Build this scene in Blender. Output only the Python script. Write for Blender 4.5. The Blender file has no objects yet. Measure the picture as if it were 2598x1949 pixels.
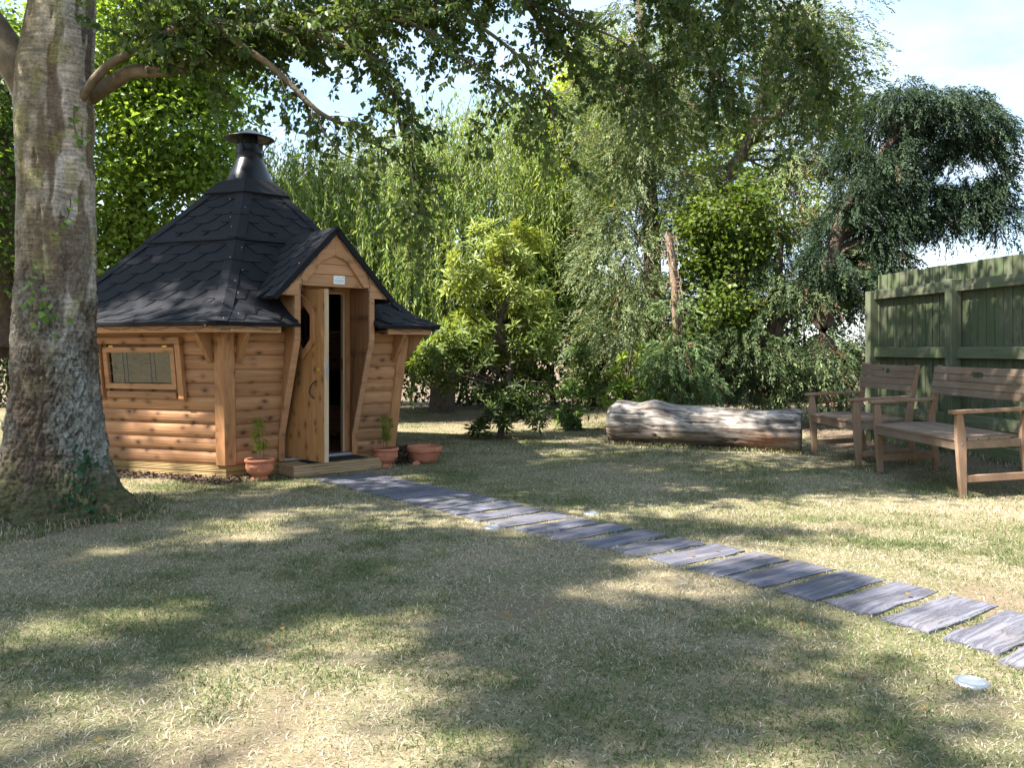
import bpy, bmesh, math, random
import numpy as np
from mathutils import Vector, Matrix

random.seed(7)
rng = np.random.default_rng(7)
sc = bpy.context.scene
COL = sc.collection
R = math.radians

# ------------------------------------------------------------------ camera
cam_data = bpy.data.cameras.new('camera')
cam_data.lens = 29.1
cam_data.sensor_width = 36.0
cam_data.shift_y = -0.0345
cam_data.clip_end = 2000.0
cam = bpy.data.objects.new('camera', cam_data)
COL.objects.link(cam)
cam.location = (0, 0, 1.2)
cam.rotation_euler = (R(90), 0, 0)
sc.camera = cam

# ------------------------------------------------------------------ sky and sun
SUN_EL = 50.0
SUN_DIR = Vector((-0.94 * math.cos(R(SUN_EL)), -0.34 * math.cos(R(SUN_EL)), math.sin(R(SUN_EL)))).normalized()
world = bpy.data.worlds.new('World')
sc.world = world
world.use_nodes = True
wn, wl = world.node_tree.nodes, world.node_tree.links
wn.clear()
w_out = wn.new('ShaderNodeOutputWorld')
w_bg = wn.new('ShaderNodeBackground')
w_bg.inputs['Strength'].default_value = 0.088
w_sky = wn.new('ShaderNodeTexSky')
w_sky.sky_type = 'NISHITA'
w_sky.sun_disc = False
w_sky.sun_elevation = R(SUN_EL)
w_sky.sun_rotation = math.atan2(SUN_DIR.x, SUN_DIR.y)
w_sky.air_density = 1.15
w_sky.dust_density = 0.1
w_tc = wn.new('ShaderNodeTexCoord')
w_sep = wn.new('ShaderNodeSeparateXYZ')
w_add = wn.new('ShaderNodeMath'); w_add.operation = 'ADD'; w_add.inputs[1].default_value = 0.22
w_div = wn.new('ShaderNodeVectorMath'); w_div.operation = 'DIVIDE'
w_cmb = wn.new('ShaderNodeCombineXYZ')
w_noi = wn.new('ShaderNodeTexNoise')
w_noi.inputs['Scale'].default_value = 1.7
w_noi.inputs['Detail'].default_value = 9.0
w_noi.inputs['Roughness'].default_value = 0.6
w_noi.inputs['Distortion'].default_value = 0.4
w_rmp = wn.new('ShaderNodeValToRGB')
w_rmp.color_ramp.elements[0].position = 0.40
w_rmp.color_ramp.elements[1].position = 0.62
w_rmp.color_ramp.elements[0].color = (1.15, 1.75, 2.50, 1)      # thin veil with blue showing through
w_rmp.color_ramp.elements[1].color = (2.10, 2.30, 2.60, 1)      # white cloud
w_mix = wn.new('ShaderNodeMix'); w_mix.data_type = 'RGBA'
w_mix.inputs['Factor'].default_value = 0.82
wl.new(w_tc.outputs['Generated'], w_sep.inputs[0])
wl.new(w_sep.outputs['Z'], w_add.inputs[0])
for ax in 'XYZ':
    wl.new(w_add.outputs[0], w_cmb.inputs[ax])
wl.new(w_tc.outputs['Generated'], w_div.inputs[0])
wl.new(w_cmb.outputs[0], w_div.inputs[1])
wl.new(w_div.outputs[0], w_noi.inputs['Vector'])
wl.new(w_noi.outputs['Fac'], w_rmp.inputs[0])
wl.new(w_rmp.outputs['Color'], w_mix.inputs['B'])
wl.new(w_sky.outputs[0], w_mix.inputs['A'])
wl.new(w_mix.outputs['Result'], w_bg.inputs['Color'])
wl.new(w_bg.outputs[0], w_out.inputs[0])

sun_data = bpy.data.lights.new('sun', 'SUN')
sun_data.energy = 3.1
sun_data.angle = R(0.55)
sun_data.color = (1.0, 0.95, 0.87)
sun = bpy.data.objects.new('sun', sun_data)
COL.objects.link(sun)
sun.rotation_euler = (-SUN_DIR).to_track_quat('-Z', 'Y').to_euler()

sc.view_settings.view_transform = 'Standard'
sc.view_settings.look = 'None'
sc.view_settings.exposure = 2.7
sc.view_settings.gamma = 1.0
sc.view_settings.use_curve_mapping = False
sc.cycles.max_bounces = 8
sc.cycles.diffuse_bounces = 4
sc.cycles.transmission_bounces = 6
sc.cycles.transparent_max_bounces = 8
sc.cycles.caustics_reflective = False
sc.cycles.caustics_refractive = False

# ------------------------------------------------------------------ noise helpers
def _hash(i, j, k, s):
    with np.errstate(over='ignore'):
        h = (i.astype(np.uint32) * np.uint32(374761393) + j.astype(np.uint32) * np.uint32(668265263)
             + k.astype(np.uint32) * np.uint32(2246822519) + np.uint32((s * 3266489917) & 0xffffffff))
        h = (h ^ (h >> np.uint32(13))) * np.uint32(1274126177)
        h = h ^ (h >> np.uint32(16))
    return h.astype(np.float64) / 4294967295.0

def vnoise(p, s=0):
    p = np.asarray(p, float)
    f = np.floor(p)
    i = f.astype(np.int64)
    t = p - f
    t = t * t * (3 - 2 * t)
    r = 0
    for dx in (0, 1):
        for dy in (0, 1):
            for dz in (0, 1):
                w = (t[:, 0] if dx else 1 - t[:, 0]) * (t[:, 1] if dy else 1 - t[:, 1]) * (t[:, 2] if dz else 1 - t[:, 2])
                r = r + w * _hash(i[:, 0] + dx, i[:, 1] + dy, i[:, 2] + dz, s)
    return r

def fbm(p, s=0, o=4):
    p = np.asarray(p, float)
    r = 0; a = 0.5; t = 0
    for k in range(o):
        r = r + a * vnoise(p * 2 ** k, s + k * 17); t += a; a *= 0.5
    return r / t

def worley2(x, y, s=0):
    xi, yi = np.floor(x), np.floor(y)
    f1 = np.full(x.shape, 9.0); f2 = f1.copy(); cid = np.zeros(x.shape)
    for dx in (-1, 0, 1):
        for dy in (-1, 0, 1):
            cx, cy = xi + dx, yi + dy
            z = np.zeros_like(cx)
            hx = _hash(cx.astype(np.int64), cy.astype(np.int64), z.astype(np.int64), s)
            hy = _hash(cx.astype(np.int64), cy.astype(np.int64), z.astype(np.int64), s + 5)
            d = np.hypot(cx + hx - x, cy + hy - y)
            n1 = d < f1
            f2 = np.where(n1, f1, np.minimum(f2, d))
            cid = np.where(n1, hx * 0.5 + hy * 0.5, cid)
            f1 = np.where(n1, d, f1)
    return f1, f2, cid

def sstep(a, b, x):
    t = np.clip((x - a) / (b - a), 0, 1)
    return t * t * (3 - 2 * t)

# ------------------------------------------------------------------ object helpers
def tag(o, label=None, cat=None, group=None, kind=None):
    if label: o['label'] = label
    if cat: o['category'] = cat
    if group: o['group'] = group
    if kind: o['kind'] = kind
    return o

def thing(name, label, cat, loc=(0, 0, 0), rotz=0.0, group=None):
    o = bpy.data.objects.new(name, None)
    o.empty_display_size = 0.2
    COL.objects.link(o)
    o.location = loc
    o.rotation_euler = (0, 0, rotz)
    return tag(o, label, cat, group)

def link(name, me, mat=None, parent=None, rotz=0.0, loc=None):
    o = bpy.data.objects.new(name, me)
    COL.objects.link(o)
    if mat is not None and not me.materials:
        me.materials.append(mat)
    if parent is not None:
        o.parent = parent
    if rotz:
        o.rotation_euler = (0, 0, rotz)
    if loc is not None:
        o.location = loc
    return o

def piece(name, geo, mat, parent=None, rotz=0.0, loc=None, bev=0.0, smooth=False):
    V, F = geo
    me = bpy.data.meshes.new(name)
    me.from_pydata([tuple(map(float, v)) for v in V], [], [list(map(int, f)) for f in F])
    bm = bmesh.new(); bm.from_mesh(me)
    bmesh.ops.recalc_face_normals(bm, faces=bm.faces)
    if bev:
        ed = [e for e in bm.edges if len(e.link_faces) == 2 and e.calc_face_angle(0) > 0.5]
        bmesh.ops.bevel(bm, geom=ed, offset=bev, segments=1, affect='EDGES', clamp_overlap=True)
    bm.to_mesh(me); bm.free()
    if smooth:
        me.polygons.foreach_set('use_smooth', np.ones(len(me.polygons), bool))
    me.update()
    return link(name, me, mat, parent, rotz, loc)

def tri_mesh(name, V, T, mat, parent=None, col=None, smooth=False):
    V = np.ascontiguousarray(V, np.float32); T = np.ascontiguousarray(T, np.int32)
    me = bpy.data.meshes.new(name)
    k = T.shape[1]
    me.vertices.add(len(V)); me.vertices.foreach_set('co', V.ravel())
    me.loops.add(T.size); me.loops.foreach_set('vertex_index', T.ravel())
    me.polygons.add(len(T))
    me.polygons.foreach_set('loop_start', np.arange(0, T.size, k, dtype=np.int32))
    me.polygons.foreach_set('loop_total', np.full(len(T), k, np.int32))
    if smooth:
        me.polygons.foreach_set('use_smooth', np.ones(len(T), bool))
    me.update(calc_edges=True)
    if col is not None:
        a = me.color_attributes.new('col', 'FLOAT_COLOR', 'POINT')
        c = np.ones((len(V), 4), np.float32); c[:, :3] = col
        a.data.foreach_set('color', c.ravel())
    return link(name, me, mat, parent)

def box(x0, x1, y0, y1, z0, z1):
    V = [(x0, y0, z0), (x1, y0, z0), (x1, y1, z0), (x0, y1, z0), (x0, y0, z1), (x1, y0, z1), (x1, y1, z1), (x0, y1, z1)]
    return V, [(0, 3, 2, 1), (4, 5, 6, 7), (0, 1, 5, 4), (1, 2, 6, 5), (2, 3, 7, 6), (3, 0, 4, 7)]

def prism(A, B):
    n = len(A)
    return list(A) + list(B), [tuple(range(n)), tuple(range(2 * n - 1, n - 1, -1))] + [(i, n + i, n + (i + 1) % n, (i + 1) % n) for i in range(n)]

def join_geo(gs):
    V, F = [], []
    for v, f in gs:
        b = len(V); V += list(v); F += [tuple(i + b for i in q) for q in f]
    return V, F

def lathe(prof, n=32):
    V, F = [], []
    for r, z in prof:
        for k in range(n):
            a = 2 * math.pi * k / n
            V.append((r * math.cos(a), r * math.sin(a), z))
    for i in range(len(prof) - 1):
        for k in range(n):
            F.append((i * n + k, i * n + (k + 1) % n, (i + 1) * n + (k + 1) % n, (i + 1) * n + k))
    return V, F

def tube_np(pts, rad, sides=6, cap=False):
    """quads of a tube along a polyline"""
    P = np.asarray(pts, float); n = len(P)
    rad = np.broadcast_to(np.asarray(rad, float), (n,))
    T = np.gradient(P, axis=0); T /= np.linalg.norm(T, axis=1)[:, None] + 1e-9
    ref = np.array([0.0, 0, 1]) if abs(T[:, 2]).mean() < 0.8 else np.array([1.0, 0, 0])
    U = np.cross(T, ref); U /= np.linalg.norm(U, axis=1)[:, None] + 1e-9
    W = np.cross(T, U)
    a = np.linspace(0, 2 * np.pi, sides, endpoint=False)
    V = P[:, None] + rad[:, None, None] * (np.cos(a)[None, :, None] * U[:, None] + np.sin(a)[None, :, None] * W[:, None])
    V = V.reshape(-1, 3)
    i = np.arange(n - 1)[:, None] * sides; k = np.arange(sides)[None]
    Q = np.stack([i + k, i + (k + 1) % sides, i + sides + (k + 1) % sides, i + sides + k], -1).reshape(-1, 4)
    return V, Q

class Tubes:
    def __init__(s): s.V = []; s.Q = []; s.n = 0
    def add(s, pts, rad, sides=6):
        V, Q = tube_np(pts, rad, sides); s.V.append(V); s.Q.append(Q + s.n); s.n += len(V)
    def build(s, name, mat, parent):
        return tri_mesh(name, np.concatenate(s.V), np.concatenate(s.Q), mat, parent, smooth=True)

def curve_pts(pts, n=12, jit=0.0):
    """smooth resample of control points (x,y,z,r)"""
    P = np.asarray(pts, float); t = np.linspace(0, len(P) - 1, n * (len(P) - 1) + 1)
    i = np.clip(t.astype(int), 0, len(P) - 2); u = (t - i)[:, None]
    p0 = P[np.maximum(i - 1, 0)]; p1 = P[i]; p2 = P[i + 1]; p3 = P[np.minimum(i + 2, len(P) - 1)]
    q = 0.5 * ((2 * p1) + (-p0 + p2) * u + (2 * p0 - 5 * p1 + 4 * p2 - p3) * u ** 2 + (-p0 + 3 * p1 - 3 * p2 + p3) * u ** 3)
    if jit:
        q[1:-1, :3] += rng.normal(0, jit, (len(q) - 2, 3))
    return q

# ------------------------------------------------------------------ materials
class MB:
    def __init__(s, name):
        s.m = bpy.data.materials.new(name); s.m.use_nodes = True
        s.t = s.m.node_tree; s.b = s.t.nodes['Principled BSDF']; s.out = s.t.nodes['Material Output']
    def n(s, typ, props=None, **inp):
        nd = s.t.nodes.new('ShaderNode' + typ)
        for k, v in (props or {}).items(): setattr(nd, k, v)
        for k, v in inp.items():
            key = int(k[1:]) if k[0] == '_' and k[1:].isdigit() else k.replace('_', ' ')
            s.set(nd.inputs[key], v)
        return nd
    def set(s, sock, v):
        if isinstance(v, bpy.types.NodeSocket): s.t.links.new(v, sock)
        elif isinstance(v, bpy.types.Node): s.t.links.new(v.outputs[0], sock)
        else: sock.default_value = v
    def bs(s, **inp):
        for k, v in inp.items(): s.set(s.b.inputs[k.replace('_', ' ')], v)
    def mix(s, fac, a, b, mode='MIX'):
        nd = s.t.nodes.new('ShaderNodeMix'); nd.data_type = 'RGBA'; nd.blend_type = mode
        s.set(nd.inputs['Factor'], fac); s.set(nd.inputs['A'], a); s.set(nd.inputs['B'], b)
        return nd.outputs['Result']
    def ramp(s, v, stops, interp='LINEAR'):
        nd = s.t.nodes.new('ShaderNodeValToRGB'); cr = nd.color_ramp; cr.interpolation = interp
        while len(cr.elements) < len(stops): cr.elements.new(0.5)
        for e, (p, c) in zip(cr.elements, stops):
            e.position = p; e.color = c if len(c) == 4 else (*c, 1)
        s.set(nd.inputs[0], v)
        return nd.outputs['Color']
    def coords(s, scale=(1, 1, 1), rnd=True, kind='Object'):
        tc = s.n('TexCoord'); v = tc.outputs[kind]
        if rnd:
            oi = s.n('ObjectInfo')
            ml = s.n('VectorMath', {'operation': 'MULTIPLY_ADD'})
            s.set(ml.inputs[0], oi.outputs['Random']); ml.inputs[1].default_value = (37.0, 91.0, 53.0); s.set(ml.inputs[2], v)
            v = ml.outputs[0]
        mp = s.n('Mapping', Vector=v, Scale=scale)
        return mp.outputs[0]
    def bump(s, h, strength=0.3, dist=0.01):
        bp = s.n('Bump', Strength=strength, Distance=dist, Height=h)
        s.set(s.b.inputs['Normal'], bp.outputs[0])

def c4(c): return (c[0], c[1], c[2], 1.0)

def wood(name, light, dark, axis=0, rough=0.65, knots=0.9, rvar=0.2, scale=1.0, weather=None):
    """timber with grain along the given local axis, knots and board to board variation"""
    b = MB(name)
    st = [26.0 * scale] * 3; st[axis] = 1.6 * scale
    co = b.coords(tuple(st))
    g = b.n('TexNoise', Vector=co, Scale=1.0, Detail=5.0, Roughness=0.62, Distortion=0.6)
    st2 = [60.0 * scale] * 3; st2[axis] = 3.0 * scale
    g2 = b.n('TexNoise', Vector=b.coords(tuple(st2)), Scale=1.0, Detail=3.0)
    col = b.mix(b.ramp(g.outputs['Fac'], [(0.3, (0, 0, 0)), (0.72, (1, 1, 1))]), c4(light), c4(dark))
    col = b.mix(b.ramp(g2.outputs['Fac'], [(0.45, (0, 0, 0)), (0.75, (0.35, 0.35, 0.35))]), col, c4([x * 0.55 for x in dark]))
    h = g.outputs['Fac']
    if knots:
        sk = [7.5, 1.0, 7.5]; sk[axis] = 4.6
        sp_ = b.n('SeparateXYZ', Vector=b.coords(tuple(sk)))
        wn_ = b.n('TexNoise', Vector=b.coords((14, 14, 14)), Scale=1.0, Detail=2.0)
        wz_ = b.n('Math', {'operation': 'MULTIPLY_ADD'}, _0=wn_.outputs['Fac'], _1=0.22, _2=sp_.outputs['Z'])
        cb_ = b.n('CombineXYZ', X=sp_.outputs['X'], Y=wz_.outputs[0])
        vor = b.n('TexVoronoi', {'voronoi_dimensions': '2D'}, Vector=cb_.outputs[0], Scale=1.0, Randomness=1.0)
        k = b.ramp(vor.outputs['Distance'], [(0.0, (1, 1, 1)), (0.07, (0.95, 0.95, 0.95)), (0.13, (0.42, 0.42, 0.42)), (0.30, (0, 0, 0))])
        kn_ = b.n('TexNoise', Vector=b.coords((3.1, 3.1, 3.1)), Scale=1.0, Detail=1.0)
        km_ = b.ramp(kn_.outputs['Fac'], [(0.34, (0.1, 0.1, 0.1)), (0.50, (1, 1, 1))])
        k2_ = b.n('Math', {'operation': 'MULTIPLY'}, _0=k, _1=km_)
        kk = b.n('Math', {'operation': 'MULTIPLY'}, _0=k2_.outputs[0], _1=knots)
        col = b.mix(kk.outputs[0], col, c4([x * 0.18 for x in dark]))
    oi = b.n('ObjectInfo')
    hs = b.n('HueSaturation', Color=col)
    mv = b.n('MapRange', Value=oi.outputs['Random']); mv.inputs[3].default_value = 1 - rvar; mv.inputs[4].default_value = 1 + rvar
    b.set(hs.inputs['Value'], mv.outputs[0])
    col = hs.outputs[0]
    if weather:
        wz = b.n('TexNoise', Vector=b.coords((2.5, 2.5, 2.5)), Scale=1.0, Detail=6.0, Roughness=0.65)
        col = b.mix(b.ramp(wz.outputs['Fac'], [(0.38, (0, 0, 0)), (0.68, (0.85, 0.85, 0.85))]), col, c4(weather))
    b.bs(Base_Color=col, Roughness=rough)
    b.b.inputs['Specular IOR Level'].default_value = 0.3
    b.bump(h, 0.25, 0.004)
    return b.m

def plain(name, c, rough=0.6, metal=0.0, var=0.25, sc_=8.0, bump=0.0, bsc=60.0, spec=0.4, detail=5.0):
    b = MB(name)
    nz = b.n('TexNoise', Vector=b.coords((1, 1, 1)), Scale=sc_, Detail=detail, Roughness=0.6)
    col = b.mix(b.ramp(nz.outputs['Fac'], [(0.3, (0, 0, 0)), (0.7, (1, 1, 1))]), c4([x * (1 - var) for x in c]), c4([min(1, x * (1 + var)) for x in c]))
    b.bs(Base_Color=col, Roughness=rough, Metallic=metal)
    b.b.inputs['Specular IOR Level'].default_value = spec
    if bump:
        n2 = b.n('TexNoise', Vector=b.coords((1, 1, 1)), Scale=bsc, Detail=4.0)
        b.bump(n2.outputs['Fac'], bump, 0.01)
    return b.m

def leafmat(name, trans=0.55, rough=0.45, spec=0.35, warm=(1.25, 1.15, 0.55)):
    b = MB(name)
    at = b.n('Attribute', {'attribute_name': 'col'})
    b.bs(Base_Color=at.outputs['Color'], Roughness=rough)
    b.b.inputs['Specular IOR Level'].default_value = spec
    tcol = b.mix(1.0, at.outputs['Color'], c4(warm), 'MULTIPLY')
    tr = b.n('BsdfTranslucent', Color=tcol)
    mx = b.n('MixShader', _0=trans); b.set(mx.inputs[1], b.b.outputs[0]); b.set(mx.inputs[2], tr.outputs[0])
    b.set(b.out.inputs['Surface'], mx.outputs[0])
    return b.m

def vcolmat(name, rough=0.85, spec=0.25, fine=40.0, fvar=0.35, bump=0.5, bdist=0.01, stretch=(1, 1, 1), bands=0.0):
    b = MB(name)
    at = b.n('Attribute', {'attribute_name': 'col'})
    nz = b.n('TexNoise', Vector=b.coords(stretch, rnd=False), Scale=fine, Detail=6.0, Roughness=0.65)
    if bands:
        nb_ = b.n('TexNoise', Vector=b.coords((7, 7, 75), rnd=False), Scale=1.0, Detail=4.0, Roughness=0.7)
        nv = b.n('Math', {'operation': 'MULTIPLY_ADD'}, _0=nb_.outputs['Fac'], _1=bands, _2=nz.outputs['Fac'])
        sv = b.n('Math', {'operation': 'SUBTRACT'}, _0=nv.outputs[0], _1=bands * 0.5)
        fac = sv.outputs[0]
    else:
        fac = nz.outputs['Fac']
    m = b.n('MapRange', Value=fac); m.inputs[1].default_value = 0.25; m.inputs[2].default_value = 0.75
    m.inputs[3].default_value = 1 - fvar; m.inputs[4].default_value = 1 + fvar
    hs = b.n('HueSaturation', Color=at.outputs['Color']); b.set(hs.inputs['Value'], m.outputs[0])
    b.bs(Base_Color=hs.outputs[0], Roughness=rough)
    b.b.inputs['Specular IOR Level'].default_value = spec
    b.bump(nz.outputs['Fac'], bump, bdist)
    return b.m

M = {}
CL, CD = (0.47, 0.25, 0.125), (0.33, 0.15, 0.063)
M['cab_x'] = wood('cabin_siding_timber', CL, CD, 0)
M['cab_z'] = wood('cabin_post_timber', (0.46, 0.235, 0.105), (0.32, 0.14, 0.055), 2, knots=0.5, rvar=0.12)
M['cab_y'] = wood('cabin_cheek_timber', (0.42, 0.23, 0.11), (0.28, 0.13, 0.055), 2, knots=0.6, rvar=0.1)
M['cab_in'] = wood('cabin_inside_timber', (0.46, 0.26, 0.14), (0.33, 0.16, 0.08), 0, rvar=0.1)
M['gable'] = wood('gable_timber', (0.56, 0.31, 0.17), (0.42, 0.21, 0.10), 0, knots=0.45, rvar=0.08)
M['door'] = wood('door_timber', (0.43, 0.22, 0.085), (0.30, 0.135, 0.045), 2, rough=0.5, knots=0.75, rvar=0.05)
M['deck'] = wood('deck_board_timber', (0.46, 0.32, 0.18), (0.33, 0.21, 0.11), 0, knots=0.3, rvar=0.12)
M['plinth'] = wood('plinth_board_timber', (0.44, 0.31, 0.13), (0.32, 0.20, 0.07), 0, knots=0.3, rvar=0.1)
M['edge'] = wood('pale_edge_timber', (0.62, 0.46, 0.30), (0.48, 0.33, 0.20), 2, knots=0.1, rvar=0.05)
M['bench'] = wood('bench_timber', (0.225, 0.15, 0.10), (0.15, 0.096, 0.062), 0, rough=0.75, knots=0.0, rvar=0.12, weather=(0.235, 0.18, 0.135))
M['bench_z'] = wood('bench_leg_timber', (0.28, 0.165, 0.095), (0.19, 0.108, 0.06), 2, rough=0.75, knots=0.0, rvar=0.1, weather=(0.30, 0.20, 0.14))
M['fence'] = wood('fence_board_timber', (0.14, 0.14, 0.095), (0.08, 0.092, 0.05), 2, rough=0.85, knots=0.4, rvar=0.05, weather=(0.065, 0.095, 0.035))
M['fence_x'] = wood('fence_rail_timber', (0.155, 0.15, 0.105), (0.09, 0.098, 0.055), 0, rough=0.85, knots=0.2, rvar=0.1, weather=(0.095, 0.125, 0.05))
M['felt'] = plain('black_bitumen_felt', (0.0105, 0.0105, 0.0145), 0.88, var=0.3, sc_=2.5, bump=0.5, bsc=420.0, spec=0.35)
M['felt_base'] = plain('bitumen_underlay', (0.008, 0.008, 0.010), 0.9, var=0.2)
M['steel'] = plain('black_painted_steel', (0.006, 0.0065, 0.009), 0.33, var=0.2, sc_=5.0, spec=0.3)
M['alu'] = plain('aluminium_threshold', (0.40, 0.41, 0.44), 0.45, metal=0.8, var=0.1)
M['iron'] = plain('dark_iron', (0.05, 0.045, 0.04), 0.5, metal=0.6)
M['brass'] = plain('yellow_brass', (0.65, 0.45, 0.06), 0.35, metal=0.5)
M['white'] = plain('white_plastic', (0.80, 0.82, 0.84), 0.35, var=0.04)
M['lens'] = plain('frosted_lens', (0.20, 0.23, 0.28), 0.35, metal=0.0, var=0.25, sc_=25.0, spec=0.8)
M['blue'] = plain('blue_print', (0.10, 0.22, 0.48), 0.5, var=0.05)
M['rubber'] = plain('black_rubber', (0.015, 0.015, 0.017), 0.9, var=0.3, bump=0.4, bsc=300.0)
M['cushion'] = plain('dark_navy_fabric', (0.012, 0.014, 0.024), 0.95, var=0.3)
M['wire'] = plain('dark_green_cable', (0.02, 0.022, 0.018), 0.6)
M['bulb'] = plain('clear_bulb', (0.45, 0.46, 0.48), 0.15, var=0.05, spec=0.6)
M['terra'] = plain('terracotta_clay', (0.44, 0.165, 0.095), 0.8, var=0.22, sc_=9.0, bump=0.25, bsc=90.0, spec=0.2)
M['soil'] = plain('potting_soil', (0.045, 0.03, 0.02), 0.95, var=0.4, sc_=40, bump=0.8, bsc=80.0)
M['leaf'] = leafmat('leaf')
M['leaf_glossy'] = leafmat('glossy_leaf', 0.42, 0.45, 0.28)
M['needle'] = leafmat('needle_spray', 0.3, 0.6, 0.3, (1.15, 1.1, 0.6))
M['blade'] = leafmat('grass_blade', 0.3, 0.6, 0.25, (1.1, 1.05, 0.7))
M['twig'] = plain('twig_bark', (0.10, 0.075, 0.055), 0.85, var=0.35, sc_=20.0, bump=0.4)
M['bark'] = plain('dark_tree_bark', (0.075, 0.055, 0.040), 0.9, var=0.45, sc_=14.0, bump=0.9, bsc=30.0)
M['bark_red'] = plain('reddish_conifer_bark', (0.085, 0.06, 0.045), 0.9, var=0.4, sc_=16.0, bump=0.9, bsc=35.0)
M['bark_pale'] = plain('pale_peeling_bark', (0.21, 0.145, 0.10), 0.9, var=0.5, sc_=22.0, bump=0.9, bsc=40.0)
M['lead'] = plain('lead_strip', (0.16, 0.16, 0.16), 0.6)
M['limb'] = plain('birch_limb_bark', (0.12, 0.088, 0.055), 0.85, var=0.5, sc_=9.0, bump=0.7, bsc=40.0)
M['birch'] = vcolmat('birch_bark', fine=48.0, fvar=0.55, bump=0.9, bdist=0.014, bands=0.8)
M['log'] = vcolmat('weathered_log', fine=14.0, fvar=0.45, bump=0.6, bdist=0.01, stretch=(1.2, 5, 5))
M['mulch'] = vcolmat('bark_chip', fine=60.0)

def stone_mat():
    b = MB('slate_grey_sleeper_stone')
    co = b.coords((2.2, 22, 22))
    a = b.n('TexNoise', Vector=co, Scale=1.0, Detail=7.0, Roughness=0.62, Distortion=0.8)
    c = b.mix(b.ramp(a.outputs['Fac'], [(0.32, (0, 0, 0)), (0.66, (1, 1, 1))]), (0.10, 0.099, 0.125, 1), (0.175, 0.172, 0.205, 1))
    a2 = b.n('TexNoise', Vector=b.coords((5, 5, 5)), Scale=1.0, Detail=5.0)
    c = b.mix(b.ramp(a2.outputs['Fac'], [(0.45, (0, 0, 0)), (0.75, (0.7, 0.7, 0.7))]), c, (0.165, 0.15, 0.15, 1))
    k = b.n('TexNoise', Vector=b.coords((1.3, 17, 17)), Scale=1.0, Detail=5.0, Roughness=0.6, Distortion=1.2)
    ck = b.ramp(k.outputs['Fac'], [(0.44, (0, 0, 0)), (0.485, (1, 1, 1)), (0.515, (1, 1, 1)), (0.55, (0, 0, 0))])
    kk = b.n('Math', {'operation': 'MULTIPLY'}, _0=ck, _1=0.38)
    c = b.mix(kk.outputs[0], c, (0.055, 0.052, 0.058, 1))
    hh = b.n('Math', {'operation': 'SUBTRACT'}, _0=a.outputs['Fac'], _1=ck)
    b.bs(Base_Color=c, Roughness=0.8); b.b.inputs['Specular IOR Level'].default_value = 0.25
    b.bump(hh.outputs[0], 0.7, 0.008)
    return b.m
M['stone'] = stone_mat()

def glass_mat(name, tint, rough=0.02):
    b = MB(name)
    wv = b.n('TexNoise', Vector=b.coords((5, 5, 9)), Scale=1.0, Detail=2.0)
    bp_ = b.n('Bump', Strength=0.35, Distance=0.02, Height=wv.outputs['Fac'])
    gl = b.n('BsdfGlossy', Roughness=rough, Color=(1, 1, 1, 1), Normal=bp_.outputs[0])
    tr = b.n('BsdfTransparent', Color=tint)
    fr = b.n('Fresnel', IOR=1.9)
    mx = b.n('MixShader', _0=fr.outputs[0]); b.set(mx.inputs[1], tr.outputs[0]); b.set(mx.inputs[2], gl.outputs[0])
    b.set(b.out.inputs['Surface'], mx.outputs[0])
    return b.m
M['glass'] = glass_mat('window_glass', (0.12, 0.12, 0.115, 1))

def ground_mat():
    b = MB('dry_lawn_ground')
    co = b.coords((1, 1, 1), rnd=False)
    n1 = b.n('TexNoise', Vector=co, Scale=0.9, Detail=6.0, Roughness=0.65)
    n2 = b.n('TexNoise', Vector=co, Scale=26.0, Detail=6.0, Roughness=0.7)
    n3 = b.n('TexNoise', Vector=co, Scale=110.0, Detail=3.0)
    c = b.mix(b.ramp(n1.outputs['Fac'], [(0.4, (0, 0, 0)), (0.62, (1, 1, 1))]), (0.27, 0.225, 0.14, 1), (0.13, 0.14, 0.06, 1))
    c = b.mix(b.ramp(n2.outputs['Fac'], [(0.42, (0, 0, 0)), (0.66, (0.85, 0.85, 0.85))]), c, (0.15, 0.115, 0.075, 1))
    at = b.n('Attribute', {'attribute_name': 'col'})
    soil = b.mix(n2.outputs['Fac'], (0.11, 0.075, 0.052, 1), (0.20, 0.145, 0.105, 1))
    c = b.mix(at.outputs['Fac'], c, soil)
    hs = b.n('HueSaturation', Color=c); m = b.n('MapRange', Value=n3.outputs['Fac']); m.inputs[3].default_value = 0.45; m.inputs[4].default_value = 1.55
    b.set(hs.inputs['Value'], m.outputs[0])
    b.bs(Base_Color=hs.outputs[0], Roughness=0.95); b.b.inputs['Specular IOR Level'].default_value = 0.1
    b.bump(n2.outputs['Fac'], 0.6, 0.03)
    return b.m
M['ground'] = ground_mat()

# ------------------------------------------------------------------ ground
TREE = (-3.25, 5.9)
def height(x, y):
    x = np.asarray(x, float); y = np.asarray(y, float)
    h = 0.10 * sstep(3.7, 4.9, x + (y - 8) * 0.15) * sstep(4, 6, y)
    h = h + 0.05 * np.exp(-((x - TREE[0]) ** 2 + (y - TREE[1]) ** 2) / 0.55)
    p = np.stack([x * 0.7, y * 0.7, 0 * x], -1).reshape(-1, 3)
    n = (vnoise(p, 3) - 0.5).reshape(x.shape) * 0.035
    return h + n * sstep(0.0, 2.0, np.hypot(x + 2.98, y - 9.4) - 2.0)

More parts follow.
